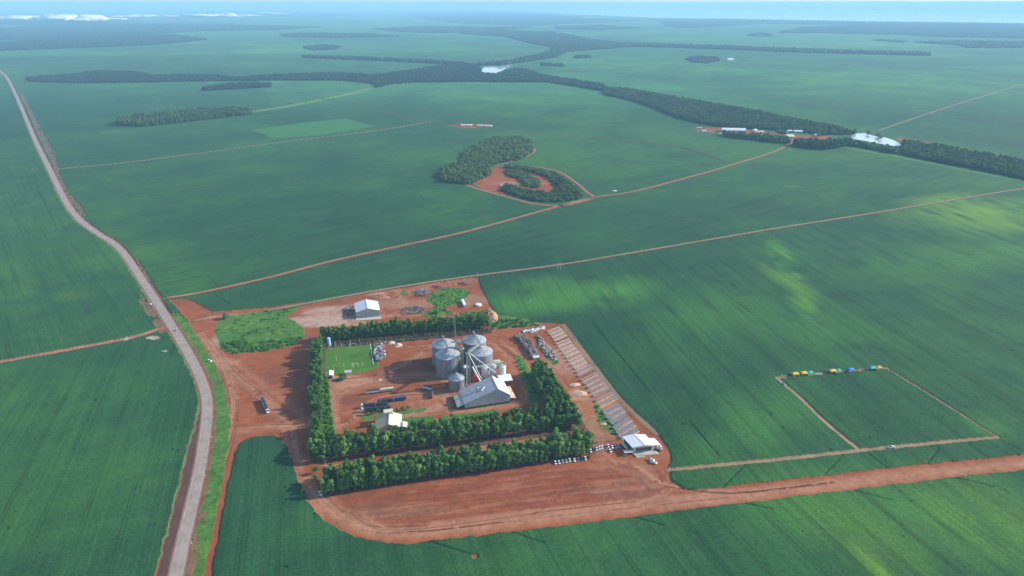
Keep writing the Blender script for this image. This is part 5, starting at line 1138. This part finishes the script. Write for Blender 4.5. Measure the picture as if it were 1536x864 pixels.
def lorry(p, q, label, units, cabm, group=None, cabat=True):
    """truck from tail pixel p to nose pixel q; units = list of (body, top, height, arch) from cab backwards"""
    a, c = at(*p), at(*q); L = (c - a).length; t = thing('grain_truck', label, 'truck', (*((a + c) / 2).xy, 0), math.atan2((c - a).y, (c - a).x), group)
    hx = L / 2; x1 = hx - 3.0 if cabat else hx
    if cabat: cab_on(t, hx - 2.3, cabm)
    n = len(units); Lu = (x1 + hx - (n - 1) * .9) / n
    for k, (bm_, tm, h, ar) in enumerate(units):
        trailer_on(t, x1 - Lu, x1, bm_, tm, h, ar)
        if k < n - 1: MB().tube((x1 - Lu - .9, 0, 1.1), (x1 - Lu, 0, 1.1), .12, 6).obj('drawbar', DARK, t)
        x1 -= Lu + .9
    return t
WP = paintm('white', CC['white']); BP = BLUEP
lorry((394, 600.5), (402.5, 620.5), 'white truck with two dark loads alone on the truck apron', [(WP, TARP, 1.9, True), (WP, TARP, 1.9, True)], WP)
lorry((590.8, 585.8), (549, 591), 'truck with a white sided front trailer and a beige rear load', [(WP, TARP, 1.9, True), (BEIGE, BEIGE, 2.2, False)], WP, cabat=False)
lorry((582, 608.5), (540.5, 611.8), 'white truck with dark tarpaulins, farther of two side by side', [(DARK, TARP, 2.2, True), (DARK, TARP, 2.2, True)], WP)
lorry((586, 614), (541.5, 618), 'white truck with dark tarpaulins nearest the office, nearer of two side by side', [(DARK, TARP, 2.2, True), (DARK, TARP, 2.2, True)], WP)
lorry((609.5, 599.5), (566.5, 604.5), 'dark blue truck with two blue trailers behind the tarpaulin trucks', [(BP, TARP, 2.0, False), (BP, BP, 2.2, False)], BP)
# red truck folded at its coupling
a, c = at(649, 588), at(646.5, 598.5); t = thing('folded_truck', 'red cab truck bent round with its trailer beside the smallest silo', 'truck', (*((a + c) / 2).xy, 0), math.atan2((c - a).y, (c - a).x))
L = (c - a).length; cab_on(t, L / 2 - 2.3, RED); trailer_on(t, -L / 2, L / 2 - 3.2, STEEL, TARP, 1.8, True, 'trailer')
M = Matrix.Rotation(-t.rotation_euler.z, 4, 'Z') @ Matrix.Translation(-t.location)
a2, c2 = at(635.5, 582.5), at(648, 586); sub = MB(); th = math.atan2((c2 - a2).y, (c2 - a2).x); Lr = (c2 - a2).length
tr = trailer_on(t, -Lr / 2, Lr / 2, WP, TARP, 2.0, True, 'rear_trailer'); tr.location = M @ Vector((*((a2 + c2) / 2).xy, 0)); tr.rotation_euler = (0, 0, th - t.rotation_euler.z)
# delivery truck under the lean-to of the event shed
a, c = at(983, 673.5), at(993.5, 675.5); t = thing('box_truck', 'white delivery truck parked at the right side of the event shed', 'truck', (*((a + c) / 2).xy, 0), math.atan2((c - a).y, (c - a).x))
L = (c - a).length; cab_on(t, L / 2 - 2.2, WP); b = MB(); b.box((-1.2, 0, 2.1), (L - 3, 2.4, 2.2)); b.obj('cargo_box', BEIGE, t)
a, c = at(697.5, 461), at(693.6, 452.3); t = thing('white_container', 'long white box trailer lying on the grass behind the rear tree belt', 'trailer', (*((a + c) / 2).xy, 0), math.atan2((c - a).y, (c - a).x))
L = (c - a).length; MB().box((0, 0, 2), (L, 3.0, 2.6)).obj('box', WHITE, t); wheels([-L * .3, -L * .22, L * .3], t)
t = thing('round_water_tank', 'flat white round tank on bare ground behind the rear tree belt', 'tank', (*at(717.5, 458).xy, 0)); b = MB(); b.lathe([(3.8, 0), (3.8, 1.4), (3.4, 1.8), (.5, 2.2)], 28); b.obj('shell', WHITE, t); MB().box((0, 0, 2.3), (.8, .8, .3)).obj('hatch', STEEL, t)

# ------------------------------------------------------------------ heaps
def heap(name, label, c, rx, ry, h, m, rz=0.0, seed=0, cat='heap'):
    g = np.random.default_rng(seed); n = 22; V = [(0, 0, h)]; Fc = []
    rings = 5
    for k in range(1, rings + 1):
        q = k / rings
        for i in range(n):
            a = 2 * math.pi * i / n; j = 1 + g.normal(0, .09); z = h * (1 - q) ** .9 * (1 + g.normal(0, .12)) if k < rings else -.05
            V.append((math.cos(a) * rx * q * j, math.sin(a) * ry * q * j, z))
    for i in range(n): Fc.append((0, 1 + i, 1 + (i + 1) % n))
    for k in range(rings - 1):
        for i in range(n): Fc.append((1 + k * n + i, 1 + (k + 1) * n + i, 1 + (k + 1) * n + (i + 1) % n, 1 + k * n + (i + 1) % n))
    o = raw(name, V, Fc, m); o.location = (c.x, c.y, 0); o.rotation_euler = (0, 0, rz); return tag(o, label, cat)
heap('sand_heap', 'pale sand heap touching the corner of the football lawn', at(569, 513.5), 9, 3.5, 2, PALES, .1, 1)
heap('sand_heap', 'pale sand heap by itself right of the scrap heap', at(586.5, 514), 5, 4, 2.2, PALES, .3, 2)
heap('sand_heap', 'tall pale sand heap nearest the silos, right of the scrap', at(596.5, 518), 5, 5, 2.6, PALES, .3, 3)
heap('sand_heap', 'long low pale sand heap under the rear tree belt', at(604, 509.5), 9, 3, 1.3, PALES, .2, 4)
heap('rubble_heap', 'tiny pale heap alone on the dark ground of the silo yard', at(569.5, 569.5), 2.2, 1.8, 1.0, PALES, 0, 5)
heap('soil_heap', 'big pale orange soil heap at the edge of the crop', at(739.5, 474), 6, 17, 2.6, mat('orange_soil', (.55, .27, .16), .95, bump=.5), .12, 6)
heap('soil_heap', 'dark long soil heap beside the crop track, left one', at(658, 431), 10, 6, 2.0, CLAY, -.4, 7)
heap('soil_heap', 'dark long soil heap beside the crop track, right one', at(697, 426), 10, 6, 2.0, CLAY, -.4, 8)
heap('soil_heap', 'orange soil mound behind the storage shed', at(570, 445.5), 14, 6, 2.6, SOILM, -.2, 9)
heap('soil_pit_rim', 'round dark burnt mound in a bare circle', at(669, 465.5), 4.2, 5, 2.6, CLAY, 0, 10)
heap('sand_heap', 'pale clean gravel heap on the grass beside the solar rows, upper one', at(862.5, 577), 6, 3.5, 1.2, PALES, .1, 11)
heap('sand_heap', 'pale clean gravel heap on the grass beside the solar rows, lower one', at(871, 589.5), 7.5, 4.5, 1.2, PALES, -.3, 12)
heap('sand_heap', 'small pale heap on grass beside the wide solar tables', at(906, 636), 3.6, 2.6, .8, PALES, 0, 13)
def jumble(name, label, poly, n, dims, mats_, hmax, seed, cat='heap', along=None):
    """heap of countless pieces lying over one another"""
    g = np.random.default_rng(seed); xs, ys = scatter(poly, 1.0, 1, seed); b = MB(); mi = []
    for k in range(n):
        j = g.integers(len(xs)); dx, dy, dz = [v * g.uniform(.6, 1.4) for v in dims]; n0 = len(b.f)
        b.box((xs[j], ys[j], g.uniform(.2, 1) * hmax), (dx, dy, dz), g.uniform(0, 3.14) if along is None else along + g.normal(0, .12)); mi += [int(g.integers(len(mats_)))] * (len(b.f) - n0)
    o = raw(name, b.v, b.f, mats_); o.data.polygons.foreach_set('material_index', mi); return tag(o, label, cat, kind='stuff')
LIL = mat('dusty_grey', (.34, .32, .36), .9, var=.2); DGREY = mat('dark_scrap', (.10, .10, .12), .8, var=.3)
jumble('scrap_heap', 'heap of grey and white scrap beside the football lawn', [(562, 517), (574, 516), (578, 536), (566, 544), (560, 530)], 170, (2.2, 1.3, 1.2), [LIL, DGREY, DGREY, STEEL, WOOD, LIL, DGREY, PALEPLASTIC], 2.0, 21)
la_ = math.atan2((at(803, 532) - at(777, 508)).y, (at(803, 532) - at(777, 508)).x)
jumble('log_pile', 'long pile of weathered firewood beside the slanting belt', [(773, 507), (780, 503), (788, 507), (800, 519), (808, 536), (798, 538), (785, 520)], 420, (4.2, .5, .5), [WOOD, mat('dark_logs', (.15, .11, .10), .95), mat('pale_logs', (.45, .37, .33), .95)], 4.0, 22, along=la_)
b = MB(); c = at(803.5, 537.5); b.box((0, 0, 2.6), (7, 6, .3), .2); b.box((0, -1.2, 1.2), (6.5, .25, 2.4), .2); o = b.obj('tarpaulin_cover', PALEPLASTIC); o.location = (c.x, c.y, 0); tag(o, 'white sheet covering the near end of the firewood pile', 'tarpaulin')
jumble('rubble_row', 'loose row of grey timber and rubble between firewood and solar rows', [(806, 505), (813, 507), (823, 518), (838, 538), (832, 540), (820, 534), (808, 520)], 200, (2.4, .9, .7), [WOOD, LIL, DGREY, PALES], 1.6, 23)
jumble('sack_row', 'row of white sacks and sheets along the post fence', [(784, 497), (800, 494), (816, 491), (818, 494), (806, 497), (800, 500), (786, 499)], 110, (1.6, 1.3, .9), [PALEPLASTIC, LIL, WHITE], 1.3, 24)
jumble('brush_pile', 'big dark brush pile behind the rear tree belt', [(625, 437), (636, 435), (646, 439), (640, 445), (626, 444)], 220, (3, .3, .3), [DGREY, WOOD, LIL], 3.0, 25)
jumble('brush_pile', 'flat grey brush pile beside a bush, nearer the rear belt', [(604, 462), (625, 459), (640, 462), (640, 470), (612, 472), (603, 468)], 240, (3, .3, .3), [DGREY, WOOD], 1.8, 26)
jumble('pallet_row', 'dark clutter on the shaded side of the storage shed', [(514, 463), (530, 458), (531, 472), (520, 474)], 120, (2, 1, .5), [DGREY, LIL, CLAY], 1.0, 27)

# ------------------------------------------------------------------ poles, banner
def pole(px, py, pyt, label, arm=False, group=None, name='utility_pole', lamp=False, cat='pole'):
    c = at(px, py); h = max(4, tall(px, py, pyt)); t = thing(name, label, cat, (c.x, c.y, 0), 0, group)
    MB().tube((0, 0, 0), (0, 0, h), .2, 7, .13).obj('shaft', POSTM, t)
    if arm: MB().box((0, 0, h - .5), (2.6, .16, .2)).obj('crossarm', POSTM, t)
    if lamp: MB().box((.8, 0, h), (1.6, .3, .2)).obj('lamp_head', STEEL, t)
pole(716.5, 421, 408, 'pale utility pole on the crop track behind the rear belt', True)
for dx in (-1.6, 1.6): pass
c = at(839, 405); t = thing('double_pole', 'double pole with a shared crossarm beside the long crop track', 'pole', (c.x, c.y, 0))
for s in (-2, 2): MB().tube((s, 0, 0), (s, 0, 10), .2, 7, .14).obj('shaft', POSTM, t)
MB().box((0, 0, 9.4), (6, .2, .3)).obj('crossarm', POSTM, t); MB().box((0, 0, 6.5), (1.4, 1, 1.6)).obj('transformer', STEEL, t)
pole(1160.5, 352, 341, 'pale utility pole far along the crop track', True)
pole(961.5, 384, 373, 'pale utility pole on the crop track left of the big right field', True)
pole(904, 669, 655.5, 'pale lamp post behind the parked cars', False, None, 'lamp_post', True, 'lamp post')
pole(488.7, 702, 690.5, 'pale lamp post at the left end of the belts', False, None, 'lamp_post', True, 'lamp post')
pole(466.5, 683, 668, 'pale lamp post at the foot of the hedge', False, None, 'lamp_post', True, 'lamp post')
pole(825.5, 548, 536.5, 'pale lamp post between firewood and solar rows', False, None, 'lamp_post', True, 'lamp post')
pole(757.8, 535.5, 527, 'pale lamp post alone on the silo yard', False, None, 'lamp_post', True, 'lamp post')
pole(592.5, 622, 610, 'pale lamp post beside the cream house roof', False, None, 'lamp_post', True, 'lamp post')
pole(480.7, 583, 572, 'pale post inside the hedge by the tan kiosk', False, None, 'lamp_post', False, 'lamp post')
c = at(1003.5, 710); t = thing('feather_flag', 'tall white feather flag at the mouth of the sandy track', 'flag', (c.x, c.y, 0))
MB().tube((0, 0, 0), (-.6, 0, 6.4), .07, 6).obj('pole', STEEL, t); MB().add([(-.12, -.04, 1.6), (1.1, -.04, 1.8), (.9, -.04, 4.4), (-.6, -.04, 6.4), (-.12, .04, 1.6), (1.1, .04, 1.8), (.9, .04, 4.4), (-.6, .04, 6.4)], [(0, 1, 2, 3), (7, 6, 5, 4), (0, 4, 5, 1), (1, 5, 6, 2), (2, 6, 7, 3), (3, 7, 4, 0)]).obj('cloth', WHITE, t)
for i, (px, py) in enumerate(((318, 657.5), (307.5, 714.5), (287.5, 816))):
    c = at(px, py); t = thing('road_marker', ('white road marker post on the verge nearest the bend', 'white road marker post halfway along the verge', 'white road marker post lowest on the verge')[i], 'post', (c.x, c.y, 0)); MB().box((0, 0, .7), (.25, .25, 1.4)).obj('post', WHITE, t); MB().box((0, 0, 1.55), (.9, .12, .7)).obj('plate', WHITE, t)

# ------------------------------------------------------------------ tents of the field day
TC = {'yellow': mat('yellow_canvas', (.75, .55, .08), .6, var=.06), 'teal': mat('teal_canvas', (.06, .50, .42), .6, var=.06), 'blue': mat('blue_canvas', (.02, .28, .72), .6, var=.06), 'orange': mat('orange_canvas', (.80, .42, .08), .6, var=.06)}
def tent(px, py, wpx, col, label):
    c = at(px, py); wd = wpx / F * (c.y * cp + HC * sp); dp = 5.0; t = thing('canopy_tent', label, 'tent', (c.x, c.y, 0), .09, 'canopy tents of the trial plot')
    hx, hy = wd / 2, dp / 2; b = MB(); b.add([(-hx, -hy, 2.3), (hx, -hy, 2.3), (hx, hy, 2.3), (-hx, hy, 2.3), (-hx, -hy, 3.0), (hx, -hy, 3.0), (hx, hy, 3.0), (-hx, hy, 3.0), (-hx * .45, 0, 4.2), (hx * .45, 0, 4.2)],
        [(0, 1, 5, 4), (1, 2, 6, 5), (2, 3, 7, 6), (3, 0, 4, 7), (4, 5, 9, 8), (6, 7, 8, 9), (5, 6, 9), (7, 4, 8)]); b.obj('canopy', TC[col], t)
    for sx in (-1, 1):
        for sy in (-1, 1): MB().tube((sx * (hx - .1), sy * (hy - .1), 0), (sx * (hx - .1), sy * (hy - .1), 2.35), .07, 5).obj('leg', WHITE, t)
    b = MB(); b.box((0, hy - .1, 1.2), (wd - .3, .06, 2.2)); b.obj('back_panel', TC[col], t)
tent(1192.3, 563.8, 10, 'yellow', 'yellow tent standing alone nearest the corner of the trial plot')
tent(1205.5, 562.5, 9.5, 'yellow', 'yellow tent left of a teal one, second in the tent line')
tent(1215.5, 562, 8, 'teal', 'teal tent right of a yellow one near the plot corner')
tent(1248.5, 559.3, 10.5, 'yellow', 'yellow tent in the middle of the tent line')
tent(1257.8, 558.8, 6.5, 'teal', 'small teal tent in the middle of the tent line')
tent(1276, 557.5, 9.5, 'blue', 'bright blue tent standing alone on the plot edge')
tent(1308.5, 554.8, 9.5, 'teal', 'teal tent beside the orange one at the far end of the line')
tent(1318, 554.2, 8.5, 'orange', 'orange tent at the far end of the tent line')
for i, (px, py, ln) in enumerate(((1176.5, 564.5, 'left of the yellow tents'), (1229, 561.5, 'between the tents of the line'))):
    c = at(px, py); t = thing('chair_row', f'row of white chairs {ln} on the plot edge', 'chairs', (c.x, c.y, 0), .09, None); t['kind'] = 'stuff'
    b = MB()
    for r in range(2):
        for k in range(6): b.box((k * 1.1 - 3, r * 1.4, .45), (.5, .5, .1)); b.box((k * 1.1 - 3, r * 1.4 + .25, .75), (.5, .08, .6)); b.box((k * 1.1 - 3, r * 1.4, .2), (.4, .4, .38), 0, .8)
    b.obj('chairs', WHITE, t)

# people: one skinned figure, copied with its own shirt colour
def person_mesh(pose):
    me = bpy.data.meshes.new('person')
    V = {'pel': (0, 0, .95), 'sp': (0, .01, 1.15), 'ch': (0, .02, 1.36), 'nk': (0, .01, 1.5), 'h0': (0, -.01, 1.58), 'h1': (0, -.01, 1.68),
         'sl': (-.19, .02, 1.42), 'el': (-.25, .03, 1.15), 'wl': (-.22, -.08 * pose, .92), 'hl': (-.21, -.12 * pose, .84), 'sr': (.19, .02, 1.42), 'er': (.26, .03, 1.15), 'wr': (.2, -.2 * pose, 1.0), 'hr': (.17, -.27 * pose, .95),
         'kl': (-.11, -.02, .5), 'al': (-.11, .03, .09), 'tl': (-.12, -.14, .05), 'kr': (.11, -.04 * pose, .5), 'ar': (.12, .04, .09), 'tr': (.13, -.13, .05), 'pl': (-.1, 0, .9), 'pr': (.1, 0, .9)}
    Rr = {'pel': .15, 'sp': .14, 'ch': .16, 'nk': .06, 'h0': .09, 'h1': .1, 'sl': .07, 'el': .05, 'wl': .035, 'hl': .04, 'sr': .07, 'er': .05, 'wr': .035, 'hr': .04, 'kl': .07, 'al': .045, 'tl': .04, 'kr': .07, 'ar': .045, 'tr': .04, 'pl': .1, 'pr': .1}
    ks = list(V); E_ = [('pel', 'sp'), ('sp', 'ch'), ('ch', 'nk'), ('nk', 'h0'), ('h0', 'h1'), ('ch', 'sl'), ('sl', 'el'), ('el', 'wl'), ('wl', 'hl'), ('ch', 'sr'), ('sr', 'er'), ('er', 'wr'), ('wr', 'hr'), ('pel', 'pl'), ('pl', 'kl'), ('kl', 'al'), ('al', 'tl'), ('pel', 'pr'), ('pr', 'kr'), ('kr', 'ar'), ('ar', 'tr')]
    me.from_pydata([V[k] for k in ks], [(ks.index(a), ks.index(b)) for a, b in E_], [])
    o = bpy.data.objects.new('person', me); COL.objects.link(o); o.modifiers.new('s', 'SKIN'); 
    for i, k in enumerate(ks): me.skin_vertices[0].data[i].radius = (Rr[k], Rr[k]); me.skin_vertices[0].data[i].use_root = (k == 'pel')
    o.modifiers.new('u', 'SUBSURF').levels = 1
    dg = bpy.context.evaluated_depsgraph_get(); ev_ = bpy.data.meshes.new_from_object(o.evaluated_get(dg)); bpy.data.objects.remove(o); return ev_
SKIN = mat('skin', (.42, .24, .16), .6, var=.05); HAIR = mat('dark_hair', (.02, .015, .012), .8)
SHIRT = [mat('shirt_' + n, c, .8, var=.08) for n, c in (('white', (.75, .75, .75)), ('blue', (.05, .12, .35)), ('red', (.4, .04, .04)), ('green', (.05, .25, .12)), ('dark', (.04, .04, .05)))]
SN = ['white', 'blue', 'red', 'green', 'dark']; JEAN = mat('trousers', (.04, .05, .09), .85)
PM = {}
for pz in (0, 1):
    bmsh = person_mesh(pz)
    for si in range(5):
        m_ = bmsh.copy(); m_.materials.clear()
        for x in (SHIRT[si], JEAN, SKIN, HAIR, RUB): m_.materials.append(x)
        for p in m_.polygons:
            z = p.center.z; x = abs(p.center.x)
            p.material_index = 3 if z > 1.70 or (z > 1.6 and p.center.y > .03) else (2 if z > 1.5 or (x > .17 and z < 1.2 and z > .75) else (4 if z < .09 else (0 if z > .92 else 1)))
        PM[pz, si] = m_
PEOPLE = [(959.5, 684, 'on the platform of the event shed'), (961.5, 683.3, 'on the platform of the event shed'), (965.3, 683, 'on the platform of the event shed'), (967, 684.5, 'on the platform of the event shed'), (953, 686.5, 'on the platform of the event shed'), (983, 681, 'beside the delivery truck'),
          (1344, 666.5, 'in the crop above the plot pickup'), (1346.5, 666, 'in the crop above the plot pickup'), (1345, 668, 'in the crop above the plot pickup'), (1233, 617, 'by the left edge of the trial plot'), (1231, 616, 'by the left edge of the trial plot'), (485.5, 741.5, 'next to the lone white car')]
for k, (bx, by) in enumerate(((1254, 561.5), (1286, 559))):
    for q in range(13): PEOPLE.append((bx + (q % 5) * 1.0 - 2, by + (q // 5) * .8 - .2, ('in the group below the yellow tents', 'in the group right of the blue tent')[k]))
for i, (px, py, wh) in enumerate(PEOPLE):
    c = at(px, py); si = (i * 3 + (4 if 'group' in wh else 0)) % 5 if 'group' not in wh else (4, 1, 4, 2, 4, 1, 4, 3, 4)[i % 9]
    o = bpy.data.objects.new('person', PM[i % 2, si]); COL.objects.link(o); o.location = (c.x, c.y, .8 if 'platform' in wh else .02); o.rotation_euler = (0, 0, random.uniform(0, 6.28))
    tag(o, f'person in a {SN[si]} shirt standing {wh}', 'person', 'visitors ' + wh)

# ------------------------------------------------------------------ single trees and shrubs
def round_tree(px, py, h, r, m, label, group=None, name='round_tree', n=150):
    c = at(px, py); t = thing(name, label, 'tree', (c.x, c.y, 0), random.uniform(0, 6), group)
    def f(g):
        d_ = g.normal(0, 1, 3); d_ /= np.linalg.norm(d_); k = g.integers(4); o_ = np.array([(.35, .1, .0), (-.3, .25, .1), (0, -.35, .15), (.0, .1, .35)][k]) * r
        return np.array([0, 0, h - r * 1.05]) + o_ + d_ * r * .7 * g.uniform(.6, 1.1) * np.array([1, 1, .9]), d_
    V, Q = leaf_cloud(n, random.randrange(10 ** 6), f, max(.5, r * .34)); np_mesh('crown', V, Q, m, t)
    b = MB(); b.tube((0, 0, 0), (0, 0, h - r * .9), .1 + h * .012, 6, .06); b.obj('trunk', BARK, t); return t
round_tree(339, 478, 7.5, 4.0, WOODL, 'single dark round tree beside the track above the scrub')
round_tree(514, 569, 5.5, 4.0, WOODL, 'dark round tree between the tan kiosk and the grey shelter')
round_tree(508, 571, 3, 2.4, WOODL, 'small dark bush close by the tan kiosk')
round_tree(474.5, 710, 6, 2.4, BRI, 'pale green young tree by the lot, farther of two near the belts', None, 'young_tree')
round_tree(474, 719, 4.5, 2.2, BRI, 'pale green young tree by the lot, nearer of two near the belts', None, 'young_tree')
round_tree(654, 470, 5, 4, EUC, 'round green bush beside the burnt mound behind the rear belt')
for i, (px, py, s) in enumerate(((546, 622, 4), (549.5, 622.5, 3.6), (559, 621.5, 4.2), (567.5, 619, 4.6), (578, 617, 4.2), (581, 616.6, 4), (586, 616.5, 3.6))): round_tree(px, py, s, s * .45, SCR, 'young tree in the planted strip beside the tarpaulin trucks', 'young trees beside the tarpaulin trucks', 'young_tree', 80)
for i, (px, py, s) in enumerate(((595, 617, 4.6), (604, 615.5, 4.6), (612.7, 614, 4.6))): round_tree(px, py, s, 2.2, WOODL, ('little dark tree in the grass strip nearest the house', 'little dark tree in the middle of the grass strip', 'little dark tree at the yard end of the grass strip')[i], None, 'young_tree', 90)
for i in range(20):
    q = i / 19; px = 661 + 84 * q; py = 636 - 12 * q + random.uniform(-1, 1)
    round_tree(px, py, random.uniform(3.5, 5), random.uniform(1.9, 2.5), SCR, 'young tree in the row between yard and inner belt', 'young trees between yard and inner belt', 'young_tree', 80)
for i in range(14):
    q = i / 13; px = 606 + 46 * q; py = 645 - 7 * q + random.uniform(-1, 1.5)
    round_tree(px, py, random.uniform(3.5, 5.5), random.uniform(1.9, 2.6), EUC, 'dark young tree along the lower edge of the garden lawn', 'young trees below the garden lawn', 'young_tree', 80)
for i in range(7): round_tree(540 + i * 3.2, 641 - i * .4, 2.6, 1.7, WOODL, 'clipped dark bush in the row left of the cream house', 'clipped bushes left of the cream house', 'clipped_bush', 60)
for i in range(9):
    q = i / 8; round_tree(778 + 24 * q, 543 + 46 * q, 3.6 - q, 1.8, WOODD if i < 3 else SCR, 'shrub on the bright grass strip beside the firewood', 'shrubs on the bright grass strip', 'shrub', 70)
b = MB(); c = at(575, 515)
# ------------------------------------------------------------------ far farm and other small far buildings
def far_house(px, py, wpx, dpt, h, label, wallm, roofm, rz=.1):
    c = at(px, py); wd = wpx / F * (c.y * cp + HC * sp); t = thing('far_building', label, 'building', (c.x, c.y, 0), rz)
    MB().box((0, 0, h / 2), (wd, dpt, h)).obj('wall', wallm, t); b = MB(); b.profile([(-dpt / 2 - .5, h + .05), (0, h + dpt * .2), (dpt / 2 + .5, h + .05)], -wd / 2 - .5, wd / 2 + .5)
    b.v = [Vector((v.y, v.x, v.z)) for v in b.v]; b.obj('roof', roofm, t); MB().box((0, -dpt / 2 - .05, h * .4), (min(4, wd * .3), .12, h * .75)).obj('door', DARK, t)
far_house(1100, 197.5, 34, 24, 6, 'long white shed at the left end of the far farm', CREAMW, WHITE, -.12)
far_house(1056, 197.8, 5, 8, 3.5, 'tiny white hut left of the far farm, nearer one', WHITE, WSHEET)
far_house(1048.5, 193.5, 8, 10, 4, 'grey hut at the very left of the far farm', WALLG, GSHEET)
far_house(1081, 201.5, 6, 8, 3, 'small blue grey hut before the long white shed', BLUET, GSHEET)
far_house(1132, 197, 5, 10, 5, 'small white gabled house in the middle of the far farm', WHITE, WSHEET, .6)
far_house(1140, 199, 11, 10, 3.5, 'low cream house in the middle of the far farm', CREAMW, CREAM)
far_house(1183.5, 206, 12, 22, 4, 'pale cream shed near the gap of the planted trees', CREAM, CREAM, .2)
far_house(1184, 198, 7, 10, 4, 'white roofed house behind the pale cream shed', WHITE, WSHEET)
far_house(1196.5, 199, 12, 14, 4.5, 'white roofed shed at the right end of the far farm', WALLG, WSHEET, -.1)
far_house(1224, 203.5, 5, 8, 3.5, 'tiny white hut among the trees near the long pond', WHITE, WSHEET)
far_house(1095, 91.5, 8, 40, 10, 'lonely white shed on the far plain', WHITE, WHITE)
far_house(700, 188.6, 16, 10, 2.4, 'low white silage cover beside the field road, left one', WHITE, PALEPLASTIC, -.1)
far_house(727, 189.2, 22, 8, 2.2, 'low white silage cover beside the field road, right one', WHITE, PALEPLASTIC, -.25)
for i, (px, py) in enumerate(((1172, 203), (1168, 202), (1176, 204))): round_tree(px, py, 16, 8, WOODD, 'large dark tree in the middle of the far farm', 'large dark trees of the far farm', 'farm_tree', 120)
for i, (px, py) in enumerate(((1228, 205), (1235, 203), (1316, 206), (1302, 202), (1320, 209))): round_tree(px, py, 13, 7, WOODD, 'dark tree on the bank of the long pond', 'dark trees on the bank of the long pond', 'bank_tree', 100)
for i in range(18):
    a_ = random.uniform(382, 556); q = (a_ - 378) / 178; py = 167 - 33 * q + random.uniform(-1, 2)
    if i < 9: round_tree(a_, py, 6, 4, WOODD, 'small dark bush on the yellow green strip', 'bushes on the yellow green strip', 'field_bush', 60)
heap('soil_heap', 'red soil bank at the corner of the islet track', at(884, 294), 9, 6, 2, CLAY, 0, 30); heap('soil_heap', 'red soil bank on the track right of the islet', at(858, 303), 6, 4, 2, SOILM, 0, 31)
heap('white_sack_pile', 'white sack pile alone beside the long red track', at(921.5, 286.8), 6, 4, 3, PALEPLASTIC, 0, 32)
heap('white_sack_pile', 'white sack pile inside the red clearing', at(753, 278.2), 5, 4, 2, PALEPLASTIC, 0, 33)

# ------------------------------------------------------------------ low clouds over the far land
CL = mat('cloud_vapour', (.92, .92, .92), 1.0, var=.02, scale=.001)
def cloud(name, label, px0, px1, py0, py1, Y, seed, n):
    """bank of cumulus heads at distance Y filling the rows py1 (top) to py0 (base)"""
    g = np.random.default_rng(seed); Vs, Qs, nv = [], [], 0
    V0, F0 = ico_lump(seed, 2)
    dep0 = Y * cp
    zb = HC + Y * math.tan(-PIT + math.atan((432 - py0) / F)); zt = HC + Y * math.tan(-PIT + math.atan((432 - py1) / F))
    for k in range(n):
        px = g.uniform(px0, px1); e = min(px - px0, px1 - px) / (px1 - px0) * 4; hgt = (zt - zb) * min(1, .3 + e * .7) * g.uniform(.25, .85) ** 1.4
        x = (px - 768) / F * (Y * cp + (HC - zb) * sp); rx = (px1 - px0) / F * Y * g.uniform(.04, .13) + hgt
        Vs.append(V0 * np.array([rx, rx * .6, hgt * .55]) + np.array([x, Y + g.uniform(-600, 600), zb + hgt * .45])); Qs.append(F0 + nv); nv += len(V0)
    o = np_mesh(name, np.concatenate(Vs), np.concatenate(Qs), CL, nv=3)
    o.data.polygons.foreach_set('use_smooth', [True] * len(o.data.polygons))
    return tag(o, label, 'cloud', kind='stuff')
cloud('low_cloud', 'long white cloud bank over the far plain at left', 5, 160, 30, 19.5, 13500, 1, 60)
cloud('low_cloud', 'short white cloud bank right of the long one', 180, 236, 25, 20.5, 14500, 2, 24)
cloud('low_cloud', 'white cloud bank above the pale town', 266, 372, 24.5, 17.5, 14500, 3, 40)
cloud('low_cloud', 'faint white cloud shreds in the distance', 375, 430, 20.5, 17.5, 15500, 4, 14)
cloud('far_cloud', 'long white cloud band above the far shore', 1080, 1720, 8.0, 0.0, 212000, 5, 140)
cloud('far_cloud', 'thin white cloud band over the horizon', 300, 1120, 7.5, 2.5, 215000, 6, 110)
cloud('far_cloud', 'pale cloud band over the far horizon at left', -160, 320, 7.5, 3.5, 220000, 7, 60)
